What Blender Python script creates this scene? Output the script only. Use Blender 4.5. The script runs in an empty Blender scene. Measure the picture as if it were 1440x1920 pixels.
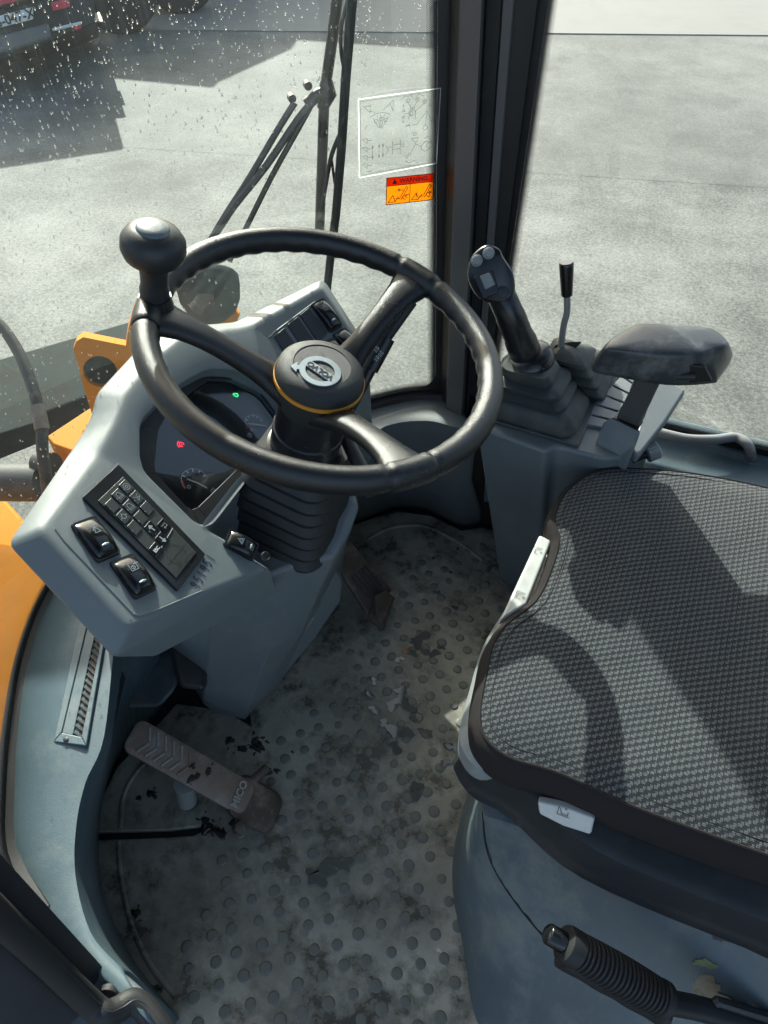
import bpy, bmesh, math, random
import numpy as np
from mathutils import Vector as V, Matrix, noise
from mathutils.geometry import delaunay_2d_cdt, intersect_point_line
random.seed(7); rng = np.random.default_rng(7)
S = bpy.context.scene; COL = S.collection
# ------------------------------------------------------------ camera, sky, sun, exposure
FPX, PITCH, YAW, CAMZ = 1350.0, math.radians(48), math.radians(21.5), 1.22
cam = bpy.data.objects.new('camera', bpy.data.cameras.new('camera')); COL.objects.link(cam)
cam.location = (0, 0, CAMZ); cam.rotation_euler = (math.pi/2-PITCH, 0, YAW)
cam.data.sensor_fit = 'VERTICAL'; cam.data.sensor_height = 36; cam.data.lens = 36*FPX/1920
cam.data.clip_start = .02; cam.data.clip_end = 500; S.camera = cam
SUN_EL, SUN_AZ = math.radians(31.5), math.radians(131)     # azimuth of the sun, counter-clockwise from +X
W = bpy.data.worlds.new('World'); S.world = W; W.use_nodes = True
sky = W.node_tree.nodes.new('ShaderNodeTexSky'); sky.sky_type = 'NISHITA'; sky.sun_disc = False
sky.sun_elevation = SUN_EL; sky.sun_rotation = math.radians(90)-SUN_AZ; sky.air_density = .75; sky.dust_density = 3.0; sky.ozone_density = .6
wb = W.node_tree.nodes.new('ShaderNodeMix'); wb.data_type = 'RGBA'; wb.blend_type = 'MULTIPLY'; wb.inputs['Factor'].default_value = 1; wb.inputs['B'].default_value = (1.03, 1.0, .91, 1)   # hazy, less blue sky
W.node_tree.links.new(sky.outputs[0], wb.inputs['A']); W.node_tree.links.new(wb.outputs['Result'], W.node_tree.nodes['Background'].inputs[0])
W.node_tree.nodes['Background'].inputs[1].default_value = .15
sun = bpy.data.objects.new('sun', bpy.data.lights.new('sun', 'SUN')); COL.objects.link(sun)
sun.data.energy = 3.8; sun.data.angle = math.radians(.55); sun.data.color = (1, .965, .9)
SD = V((math.cos(SUN_EL)*math.cos(SUN_AZ), math.cos(SUN_EL)*math.sin(SUN_AZ), math.sin(SUN_EL)))
sun.rotation_euler = SD.to_track_quat('Z', 'Y').to_euler(); sun.location = SD*20
S.view_settings.view_transform = 'Standard'; S.view_settings.look = 'None'
S.view_settings.exposure = 1.43; S.view_settings.gamma = 1; S.view_settings.use_curve_mapping = False
S.cycles.max_bounces = 10; S.cycles.transparent_max_bounces = 16; S.cycles.transmission_bounces = 6
S.cycles.use_denoising = True
# ------------------------------------------------------------ measured sight lines -> real positions
_H = V((-math.sin(YAW), math.cos(YAW), 0)); _R = V((math.cos(YAW), math.sin(YAW), 0)); _Z = V((0, 0, 1))
_F = _H*math.cos(PITCH)-_Z*math.sin(PITCH); _U = _H*math.sin(PITCH)+_Z*math.cos(PITCH); CC = V((0, 0, CAMZ))
def ray(u, v): return _R*((u-720)/FPX)+_U*((960-v)/FPX)+_F
def at(u, v, z=None, x=None, y=None, d=None):
    r = ray(u, v)
    t = d if d is not None else (z-CAMZ)/r.z if z is not None else x/r.x if x is not None else y/r.y
    return CC+r*t
def onp(u, v, o, n):
    r = ray(u, v); return CC+r*((V(o)-CC).dot(V(n))/r.dot(V(n)))
def dep(p): return (V(p)-CC).dot(_F)
# ------------------------------------------------------------ materials
def nt(name):
    m = bpy.data.materials.new(name); m.use_nodes = True
    return m, m.node_tree.nodes, m.node_tree.links, m.node_tree.nodes['Principled BSDF']
def mat(name, col, rough=.5, grain=0, gs=900, var=.12, vs=9, metal=0, spec=.5, coat=0, rvar=.08, dirt=None, dirt_amt=0, ds=14, emit=None, scratch=0):
    m, N, L, b = nt(name)
    b.inputs['Metallic'].default_value = metal; b.inputs['Specular IOR Level'].default_value = spec
    b.inputs['Coat Weight'].default_value = coat; b.inputs['Coat Roughness'].default_value = .15
    tc = N.new('ShaderNodeTexCoord')
    n1 = N.new('ShaderNodeTexNoise'); n1.inputs['Scale'].default_value = vs; n1.inputs['Detail'].default_value = 7; n1.inputs['Roughness'].default_value = .62
    L.new(tc.outputs['Object'], n1.inputs['Vector'])
    mx = N.new('ShaderNodeMix'); mx.data_type = 'RGBA'
    c = V(col)
    mx.inputs['A'].default_value = (*(c*(1-var)), 1); mx.inputs['B'].default_value = (*(c*(1+var)), 1)
    L.new(n1.outputs['Fac'], mx.inputs['Factor']); out = mx.outputs['Result']
    if dirt:
        n2 = N.new('ShaderNodeTexNoise'); n2.inputs['Scale'].default_value = ds; n2.inputs['Detail'].default_value = 9; n2.inputs['Roughness'].default_value = .7
        L.new(tc.outputs['Object'], n2.inputs['Vector'])
        r2 = N.new('ShaderNodeMapRange'); r2.inputs['From Min'].default_value = .5; r2.inputs['From Max'].default_value = .68; r2.inputs['To Max'].default_value = dirt_amt
        L.new(n2.outputs['Fac'], r2.inputs['Value'])
        m2 = N.new('ShaderNodeMix'); m2.data_type = 'RGBA'; L.new(out, m2.inputs['A']); m2.inputs['B'].default_value = (*dirt, 1)
        L.new(r2.outputs[0], m2.inputs['Factor']); out = m2.outputs['Result']
    if scratch:
        mp = N.new('ShaderNodeMapping'); mp.inputs['Scale'].default_value = (220, 14, 30); mp.inputs['Rotation'].default_value = (.3, .2, .7)
        L.new(tc.outputs['Object'], mp.inputs['Vector'])
        n3 = N.new('ShaderNodeTexNoise'); n3.inputs['Scale'].default_value = 1; n3.inputs['Detail'].default_value = 5; L.new(mp.outputs[0], n3.inputs['Vector'])
        r3 = N.new('ShaderNodeMapRange'); r3.inputs['From Min'].default_value = .62; r3.inputs['From Max'].default_value = .74; r3.inputs['To Max'].default_value = scratch
        L.new(n3.outputs['Fac'], r3.inputs['Value'])
        m3 = N.new('ShaderNodeMix'); m3.data_type = 'RGBA'; L.new(out, m3.inputs['A']); m3.inputs['B'].default_value = (.32, .33, .32, 1)
        L.new(r3.outputs[0], m3.inputs['Factor']); out = m3.outputs['Result']
    L.new(out, b.inputs['Base Color'])
    rr = N.new('ShaderNodeMapRange'); rr.inputs['To Min'].default_value = max(.02, rough-rvar); rr.inputs['To Max'].default_value = rough+rvar
    L.new(n1.outputs['Fac'], rr.inputs['Value']); L.new(rr.outputs[0], b.inputs['Roughness'])
    if grain:
        g = N.new('ShaderNodeTexNoise'); g.inputs['Scale'].default_value = gs; g.inputs['Detail'].default_value = 2
        L.new(tc.outputs['Object'], g.inputs['Vector'])
        bp = N.new('ShaderNodeBump'); bp.inputs['Strength'].default_value = grain; bp.inputs['Distance'].default_value = .0006
        L.new(g.outputs['Fac'], bp.inputs['Height']); L.new(bp.outputs[0], b.inputs['Normal'])
    if emit:
        b.inputs['Emission Color'].default_value = (*emit[:3], 1); b.inputs['Emission Strength'].default_value = emit[3]
    return m
M = {}
M['dash'] = mat('grey_dash_plastic', (.130, .156, .163), .42, .5, 1600, .06, dirt=(.19, .2, .19), dirt_amt=.12)
M['trim'] = mat('grey_trim_plastic', (.118, .138, .148), .45, .4, 700, .10, dirt=(.21, .21, .18), dirt_amt=.3, scratch=.18)
M['sill'] = mat('painted_sill_plastic', (.082, .122, .142), .38, .35, 500, .10, dirt=(.26, .27, .25), dirt_amt=.3)
M['panel'] = mat('worn_blue_grey_panel', (.080, .106, .120), .42, .3, 600, .5, 7, dirt=(.22, .225, .19), dirt_amt=.6, ds=8, scratch=.12)  # pale dirt raised partly to stand in for sun on the seat base
M['dark'] = mat('dark_interior_plastic', (.022, .024, .026), .42, .3, 800, .2, spec=.35, dirt=(.07, .07, .065), dirt_amt=.25)
M['pillar'] = mat('grey_brown_pillar_paint', (.085, .083, .085), .38, .15, 600, .08)
M['black'] = mat('black_plastic', (.012, .013, .015), .28, .15, 900, .15)
M['gloss'] = mat('glossy_black_plastic', (.008, .009, .010), .16, .05, 900, .1)
M['blank'] = mat('matt_dark_blank', (.022, .028, .033), .4, .3, 1000, .1)
M['rim'] = mat('black_wheel_rim_foam', (.010, .0115, .013), .27, rvar=.02, grain=.5, gs=2200)
M['cap'] = mat('grained_hub_rubber', (.021, .025, .027), .5, .8, 2000, .15)
M['boot'] = mat('dusty_rubber_boot', (.035, .042, .043), .6, .5, 400, .25, dirt=(.13, .13, .11), dirt_amt=.4, ds=20)
M['rubber'] = mat('black_rubber', (.013, .014, .015), .62, .3, 500)
M['gasket'] = mat('black_gasket_rubber', (.008, .009, .01), .45, .2, 500)
M['silver'] = mat('grey_silver_print', (.36, .42, .44), .3, 0, metal=.4)
M['white'] = mat('white_print', (.62, .66, .66), .5, 0)
M['whiteplastic'] = mat('pale_grey_lever_plastic', (.55, .56, .53), .4, .2, 600, .06, dirt=(.3, .29, .25), dirt_amt=.3)
M['greyplastic'] = mat('light_grey_plastic', (.22, .235, .235), .45, .3, 600, .1, dirt=(.12, .12, .1), dirt_amt=.4)
M['amber'] = mat('orange_ring', (.62, .27, .03), .35, 0)
M['orange'] = mat('yellow_orange_machine_paint', (.52, .185, .002), .6, .1, 200, .05, spec=.1, dirt=(.3, .16, .05), dirt_amt=.25, ds=22)
M['steel'] = mat('bright_rod_steel', (.5, .52, .52), .25, 0, metal=1)
M['tube'] = mat('grey_painted_tube', (.21, .215, .215), .3, .1, coat=.2)
M['rust'] = mat('rusty_pedal_iron', (.17, .128, .10), .6, .9, 260, .3, 30, metal=.1, dirt=(.24, .225, .20), dirt_amt=.85, ds=24)
M['rustdark'] = mat('dark_rusty_iron', (.06, .042, .032), .65, .9, 200, .4, 30, dirt=(.15, .12, .095), dirt_amt=.8, ds=40)
M['worn'] = mat('worn_bare_metal', (.3, .31, .3), .42, .3, 300, metal=.5)
M['mud'] = mat('wet_black_mud', (.012, .011, .010), .35, 1, 300, .4)
M['ink'] = mat('blue_black_ink', (.012, .02, .05), .4)
M['key'] = mat('dark_grey_rubber_key', (.028, .033, .032), .38, .25, 900)
M['keydk'] = mat('keypad_surround', (.012, .014, .015), .22, .1, 900)
M['edge'] = mat('keypad_steel_edge', (.3, .32, .32), .3, metal=.6)
M['red_led'] = mat('red_lamp', (.5, .01, .02), .4, emit=(1, .02, .06, 1.4))
M['green_led'] = mat('green_lamp', (.02, .5, .1), .4, emit=(.03, 1, .25, 1.2))
M['red'] = mat('red_print', (.5, .03, .04), .5)
M['stk_orange'] = mat('orange_sticker', (.85, .30, .01), .5, var=.03)
M['stk_red'] = mat('red_orange_sticker', (.82, .085, .01), .5, var=.03)
M['stk_black'] = mat('sticker_black_print', (.015, .012, .01), .5)
def transl(name, col):
    m = bpy.data.materials.new(name); m.use_nodes = True; N = m.node_tree.nodes; L = m.node_tree.links; N.clear()
    o = N.new('ShaderNodeOutputMaterial'); d = N.new('ShaderNodeBsdfDiffuse'); t = N.new('ShaderNodeBsdfTranslucent'); x = N.new('ShaderNodeMixShader')
    d.inputs[0].default_value = (*col, 1); t.inputs[0].default_value = (*col, 1); x.inputs[0].default_value = .6
    L.new(d.outputs[0], x.inputs[1]); L.new(t.outputs[0], x.inputs[2]); L.new(x.outputs[0], o.inputs[0]); return m
M['stk_orange'] = transl('orange_sticker', (.60, .155, .002)); M['stk_red'] = transl('red_orange_sticker', (.70, .05, .003)); M['film_white'] = transl('white_film_print', (.75, .8, .78))
M['needle'] = mat('pale_needle', (.7, .6, .52), .4)
M['hoseb'] = mat('rubber_hose', (.02, .022, .024), .6, .8, 90, .3, dirt=(.16, .13, .1), dirt_amt=.7, ds=25)
M['attach'] = mat('dull_green_grey_steel', (.028, .036, .034), .85, .6, 60, .35, 5, spec=.08, dirt=(.03, .022, .018), dirt_amt=.7, ds=4)
M['tyre'] = mat('tyre_rubber', (.03, .03, .032), .75, .5, 60, .2)
M['vanpaint'] = mat('grey_vehicle_paint', (.09, .10, .10), .35, 0)
M['creampaint'] = mat('cream_vehicle_paint', (.5, .48, .43), .4, 0)
M['redlens'] = mat('red_lens', (.45, .02, .04), .2)
M['timber'] = mat('pale_timber', (.55, .5, .36), .6, .3, 60)
M['label'] = mat('faded_paper_label', (.25, .27, .26), .45)

def fabric():
    m, N, L, b = nt('woven_seat_fabric')
    tc = N.new('ShaderNodeTexCoord'); sp = N.new('ShaderNodeSeparateXYZ')
    mp0 = N.new('ShaderNodeMapping'); mp0.inputs['Rotation'].default_value = (0, 0, math.radians(2)); L.new(tc.outputs['Object'], mp0.inputs['Vector'])
    L.new(mp0.outputs[0], sp.inputs[0])
    def mth(op, a, b_=None, c=None):
        n = N.new('ShaderNodeMath'); n.operation = op
        for i, q in enumerate((a, b_, c)):
            if q is None: continue
            if isinstance(q, (int, float)): n.inputs[i].default_value = q
            else: L.new(q, n.inputs[i])
        return n.outputs[0]
    PX, PY = .0082, .0064
    y = mth('DIVIDE', sp.outputs['X'], PY); row = mth('FLOOR', y); fy = mth('FRACT', y)
    off = mth('MULTIPLY', mth('MODULO', mth('ABSOLUTE', row), 2.0), .5)
    x = mth('ADD', mth('DIVIDE', sp.outputs['Y'], PX), off); fx = mth('FRACT', x)
    # an S-shaped clump of light threads in every cell
    a1 = mth('MULTIPLY', mth('LESS_THAN', mth('ABSOLUTE', mth('SUBTRACT', fx, .30)), .20), mth('LESS_THAN', mth('ABSOLUTE', mth('SUBTRACT', fy, .38)), .32))
    a2 = mth('MULTIPLY', mth('LESS_THAN', mth('ABSOLUTE', mth('SUBTRACT', fx, .62)), .22), mth('LESS_THAN', mth('ABSOLUTE', mth('SUBTRACT', fy, .68)), .22))
    cl = mth('MAXIMUM', a1, a2)
    # individual threads
    ty = mth('SINE', mth('MULTIPLY', sp.outputs['X'], 2*math.pi/.00125)); tx = mth('SINE', mth('MULTIPLY', sp.outputs['Y'], 2*math.pi/.0016))
    th = mth('ADD', mth('MULTIPLY', ty, .5), mth('MULTIPLY', tx, .35))
    thm = N.new('ShaderNodeMapRange'); thm.inputs['From Min'].default_value = -.5; thm.inputs['From Max'].default_value = .6
    L.new(th, thm.inputs['Value'])
    nz = N.new('ShaderNodeTexNoise'); nz.inputs['Scale'].default_value = 700; nz.inputs['Detail'].default_value = 2; L.new(tc.outputs['Object'], nz.inputs['Vector'])
    nm = N.new('ShaderNodeMapRange'); nm.inputs['From Min'].default_value = .35; nm.inputs['From Max'].default_value = .6; nm.inputs['To Min'].default_value = .35; L.new(nz.outputs['Fac'], nm.inputs['Value'])
    fac = mth('MULTIPLY', mth('MULTIPLY', cl, thm.outputs[0]), nm.outputs[0])
    mx = N.new('ShaderNodeMix'); mx.data_type = 'RGBA'; L.new(fac, mx.inputs['Factor'])
    n2 = N.new('ShaderNodeTexNoise'); n2.inputs['Scale'].default_value = 12; n2.inputs['Detail'].default_value = 5; L.new(tc.outputs['Object'], n2.inputs['Vector'])
    mb = N.new('ShaderNodeMix'); mb.data_type = 'RGBA'; L.new(n2.outputs['Fac'], mb.inputs['Factor'])
    mb.inputs['A'].default_value = (.013, .015, .018, 1); mb.inputs['B'].default_value = (.028, .032, .036, 1)
    L.new(mb.outputs['Result'], mx.inputs['A']); mx.inputs['B'].default_value = (.22, .24, .245, 1)
    L.new(mx.outputs['Result'], b.inputs['Base Color']); b.inputs['Roughness'].default_value = .85
    b.inputs['Sheen Weight'].default_value = .12; b.inputs['Sheen Roughness'].default_value = .4; b.inputs['Specular IOR Level'].default_value = .25
    bp = N.new('ShaderNodeBump'); bp.inputs['Strength'].default_value = .5; bp.inputs['Distance'].default_value = .0006
    L.new(mth('ADD', th, cl), bp.inputs['Height']); L.new(bp.outputs[0], b.inputs['Normal'])
    return m
M['headliner'] = mat('dark_headliner', (.05, .052, .052), .8, .3, 300)
M['fabric'] = fabric()
M['band'] = mat('ribbed_black_side_cloth', (.022, .019, .019), .9, .6, 900, .15, spec=.2)

def matmat():
    m, N, L, b = nt('dirty_rubber_mat')
    tc = N.new('ShaderNodeTexCoord')
    def noi(s, d=8, r=.65):
        n = N.new('ShaderNodeTexNoise'); n.inputs['Scale'].default_value = s; n.inputs['Detail'].default_value = d; n.inputs['Roughness'].default_value = r
        L.new(tc.outputs['Object'], n.inputs['Vector']); return n.outputs['Fac']
    def ramp(f, a, b_, t0=0, t1=1):
        r = N.new('ShaderNodeMapRange'); r.inputs['From Min'].default_value = a; r.inputs['From Max'].default_value = b_; r.inputs['To Min'].default_value = t0; r.inputs['To Max'].default_value = t1
        L.new(f, r.inputs['Value']); return r.outputs[0]
    def mix(f, A, B):
        x = N.new('ShaderNodeMix'); x.data_type = 'RGBA'; L.new(f, x.inputs['Factor'])
        for k, q in (('A', A), ('B', B)):
            if isinstance(q, tuple): x.inputs[k].default_value = (*q, 1)
            else: L.new(q, x.inputs[k])
        return x.outputs['Result']
    big = noi(4.2, 9); mid = noi(16, 10, .7); fine = noi(90, 6, .7)
    c = mix(ramp(big, .35, .65), (.145, .140, .112), (.38, .362, .295))
    c = mix(ramp(mid, .46, .62, 0, .85), c, (.046, .042, .034))
    c = mix(ramp(fine, .6, .72, 0, .4), c, (.45, .44, .38))
    c = mix(ramp(noi(2.6, 6), .5, .68, 0, .55), c, (.085, .072, .052))
    L.new(c, b.inputs['Base Color'])
    wet = ramp(mid, .50, .60, .62, .22); L.new(wet, b.inputs['Roughness'])
    bp = N.new('ShaderNodeBump'); bp.inputs['Strength'].default_value = .35; bp.inputs['Distance'].default_value = .0015
    L.new(fine, bp.inputs['Height']); L.new(bp.outputs[0], b.inputs['Normal'])
    return m
M['mat'] = matmat()
M['water'] = mat('muddy_water', (.09, .095, .085), .03, 0, spec=.7, rvar=.01)
M['matstud'] = mat('rubber_stud', (.125, .128, .112), .5, .3, 300, .5, 8, dirt=(.05, .048, .04), dirt_amt=.7, ds=11)

def asphalt(name, c0, c1, coarse=60):
    m, N, L, b = nt(name)
    tc = N.new('ShaderNodeTexCoord')
    def noi(s, d=6, r=.6):
        n = N.new('ShaderNodeTexNoise'); n.inputs['Scale'].default_value = s; n.inputs['Detail'].default_value = d; n.inputs['Roughness'].default_value = r
        L.new(tc.outputs['Object'], n.inputs['Vector']); return n.outputs['Fac']
    sp1 = noi(coarse, 3, .75); sp2 = noi(coarse*3.1, 2, .6)
    q1 = N.new('ShaderNodeMath'); q1.operation = 'MULTIPLY_ADD'; L.new(sp1, q1.inputs[0]); q1.inputs[1].default_value = 1.25; L.new(sp2, q1.inputs[2])
    a = N.new('ShaderNodeMath'); a.operation = 'MULTIPLY_ADD'; L.new(q1.outputs[0], a.inputs[0]); a.inputs[1].default_value = .75
    b1_ = noi(.8, 8, .65); b2_ = noi(2.7, 5, .6); big = N.new('ShaderNodeMath'); big.operation = 'MULTIPLY_ADD'; L.new(b2_, big.inputs[0]); big.inputs[1].default_value = .45; L.new(b1_, big.inputs[2])
    L.new(big.outputs[0], a.inputs[2])
    r = N.new('ShaderNodeMapRange'); r.inputs['From Min'].default_value = 1.36; r.inputs['From Max'].default_value = 1.86; L.new(a.outputs[0], r.inputs['Value'])
    x = N.new('ShaderNodeMix'); x.data_type = 'RGBA'; L.new(r.outputs[0], x.inputs['Factor']); x.inputs['A'].default_value = (*c0, 1); x.inputs['B'].default_value = (*c1, 1)
    L.new(x.outputs['Result'], b.inputs['Base Color']); b.inputs['Roughness'].default_value = .8
    bp = N.new('ShaderNodeBump'); bp.inputs['Strength'].default_value = .35; bp.inputs['Distance'].default_value = .006
    L.new(sp1, bp.inputs['Height']); L.new(bp.outputs[0], b.inputs['Normal'])
    return m
M['asphalt'] = asphalt('pale_worn_asphalt', (.052, .058, .052), (.232, .240, .220), 55)
M['asphalt2'] = asphalt('smoother_grey_asphalt', (.072, .078, .071), (.198, .207, .190), 70)
M['concrete'] = mat('pale_concrete', (.205, .208, .190), .75, .5, 30, .10, 1.2, dirt=(.17, .17, .155), dirt_amt=.5, ds=2)

def glassmat(name, tint, haze, hs=5.0):
    m = bpy.data.materials.new(name); m.use_nodes = True; N = m.node_tree.nodes; L = m.node_tree.links; N.clear()
    o = N.new('ShaderNodeOutputMaterial'); t = N.new('ShaderNodeBsdfTransparent'); t.inputs[0].default_value = (*tint, 1)
    g = N.new('ShaderNodeBsdfGlossy'); g.inputs['Roughness'].default_value = .01; g.inputs[0].default_value = (.9, .95, .95, 1)
    lw = N.new('ShaderNodeLayerWeight'); lw.inputs[0].default_value = .5
    pw = N.new('ShaderNodeMath'); pw.operation = 'POWER'; L.new(lw.outputs['Facing'], pw.inputs[0]); pw.inputs[1].default_value = 5
    fr = N.new('ShaderNodeMath'); fr.operation = 'MULTIPLY_ADD'; L.new(pw.outputs[0], fr.inputs[0]); fr.inputs[1].default_value = .9; fr.inputs[2].default_value = .07
    a = N.new('ShaderNodeMixShader'); L.new(fr.outputs[0], a.inputs[0]); L.new(t.outputs[0], a.inputs[1]); L.new(g.outputs[0], a.inputs[2])
    d = N.new('ShaderNodeBsdfDiffuse'); d.inputs[0].default_value = (.6, .66, .64, 1)
    tr = N.new('ShaderNodeBsdfTranslucent'); tr.inputs[0].default_value = (.6, .68, .66, 1)
    ad = N.new('ShaderNodeMixShader'); ad.inputs[0].default_value = .6; L.new(d.outputs[0], ad.inputs[1]); L.new(tr.outputs[0], ad.inputs[2])
    tc = N.new('ShaderNodeTexCoord'); n = N.new('ShaderNodeTexNoise'); n.inputs['Scale'].default_value = hs; n.inputs['Detail'].default_value = 9; n.inputs['Roughness'].default_value = .7
    L.new(tc.outputs['Object'], n.inputs['Vector'])
    r = N.new('ShaderNodeMapRange'); r.inputs['From Min'].default_value = .3; r.inputs['From Max'].default_value = .75; r.inputs['To Min'].default_value = haze*.4; r.inputs['To Max'].default_value = haze*1.7
    L.new(n.outputs['Fac'], r.inputs['Value'])
    f = N.new('ShaderNodeMixShader'); L.new(r.outputs[0], f.inputs[0]); L.new(a.outputs[0], f.inputs[1]); L.new(ad.outputs[0], f.inputs[2])
    L.new(f.outputs[0], o.inputs[0]); return m
M['wind'] = glassmat('dusty_green_windscreen_glass', (.84, .92, .885), .016)
M['side'] = glassmat('side_window_glass', (.88, .94, .915), .012)
M['film'] = glassmat('clear_sticker_film', (.97, .98, .97), .06)
M['clear'] = glassmat('clear_display_lens', (.75, .78, .8), .012, 40)
def dropmat():
    m, N, L, b = nt('rain_drop'); b.inputs['Base Color'].default_value = (1, 1, 1, 1); b.inputs['Roughness'].default_value = .0
    b.inputs['Transmission Weight'].default_value = 1; b.inputs['IOR'].default_value = 1.33; return m
M['drop'] = dropmat()
def fritmat():                       # printed dots that thin out from the black edge band (uv: u metres along, v 0..1 across)
    m = bpy.data.materials.new('printed_dot_band'); m.use_nodes = True; N = m.node_tree.nodes; L = m.node_tree.links; N.clear()
    o = N.new('ShaderNodeOutputMaterial'); t = N.new('ShaderNodeBsdfTransparent'); k = N.new('ShaderNodeBsdfPrincipled'); k.inputs['Base Color'].default_value = (.008, .008, .01, 1)
    uv = N.new('ShaderNodeUVMap'); sp = N.new('ShaderNodeSeparateXYZ'); L.new(uv.outputs[0], sp.inputs[0])
    def mth(op, a, b_=None):
        n = N.new('ShaderNodeMath'); n.operation = op
        for i, q in enumerate((a, b_)):
            if q is None: continue
            if isinstance(q, (int, float)): n.inputs[i].default_value = q
            else: L.new(q, n.inputs[i])
        return n.outputs[0]
    P = .0022; rows = 9
    ry = mth('MULTIPLY', sp.outputs[1], rows); row = mth('FLOOR', ry); fy = mth('SUBTRACT', mth('FRACT', ry), .5)
    fx = mth('SUBTRACT', mth('FRACT', mth('ADD', mth('DIVIDE', sp.outputs[0], P), mth('MULTIPLY', row, .5))), .5)
    d = mth('SQRT', mth('ADD', mth('MULTIPLY', fx, fx), mth('MULTIPLY', fy, fy)))
    rad = mth('SUBTRACT', .72, mth('MULTIPLY', mth('DIVIDE', row, rows), .55))
    mk = mth('LESS_THAN', d, rad)
    x = N.new('ShaderNodeMixShader'); L.new(mk, x.inputs[0]); L.new(t.outputs[0], x.inputs[1]); L.new(k.outputs[0], x.inputs[2]); L.new(x.outputs[0], o.inputs[0]); return m
M['frit'] = fritmat()
# ------------------------------------------------------------ objects, things, parts
ORG = {}
def tag(o, label=None, cat=None, group=None, kind=None):
    if label: o['label'] = label
    if cat: o['category'] = cat
    if group: o['group'] = group
    if kind: o['kind'] = kind
    return o
def thing(name, label, cat, loc, group=None):
    o = bpy.data.objects.new(name, None); COL.objects.link(o); o.location = loc; o.empty_display_size = .02
    ORG[o.name] = V(loc); return tag(o, label, cat, group)
def mk(name, verts, faces, m, parent=None, bevel=0, seg=2, smooth=40, origin=None, uvs=None, mats=None, midx=None, sub=0):
    base = ORG[parent.name] if parent else V((0, 0, 0))
    me = bpy.data.meshes.new(name)
    org = V(origin) if origin is not None else base
    me.from_pydata([tuple(V(v)-org) for v in verts], [], [tuple(f) for f in faces]); me.validate()
    for q in (mats or [m]): me.materials.append(q)
    if midx: me.polygons.foreach_set('material_index', midx[:len(me.polygons)])
    o = bpy.data.objects.new(name, me); COL.objects.link(o)
    ORG[o.name] = org
    if parent: o.parent = parent
    o.location = org-base if parent else org
    bm = bmesh.new(); bm.from_mesh(me); bmesh.ops.recalc_face_normals(bm, faces=bm.faces); bm.to_mesh(me); bm.free()
    if uvs:
        ul = me.uv_layers.new(name='UVMap')
        for lp in me.loops: ul.data[lp.index].uv = uvs[lp.vertex_index]
    if smooth:
        me.polygons.foreach_set('use_smooth', [True]*len(me.polygons))
        if not bevel: me.set_sharp_from_angle(angle=math.radians(smooth))
    if bevel:
        b = o.modifiers.new('bevel', 'BEVEL'); b.width = bevel; b.segments = seg; b.limit_method = 'ANGLE'; b.angle_limit = math.radians(28); b.harden_normals = True
    if sub:
        s = o.modifiers.new('sub', 'SUBSURF'); s.levels = sub; s.render_levels = sub
    return o
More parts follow.
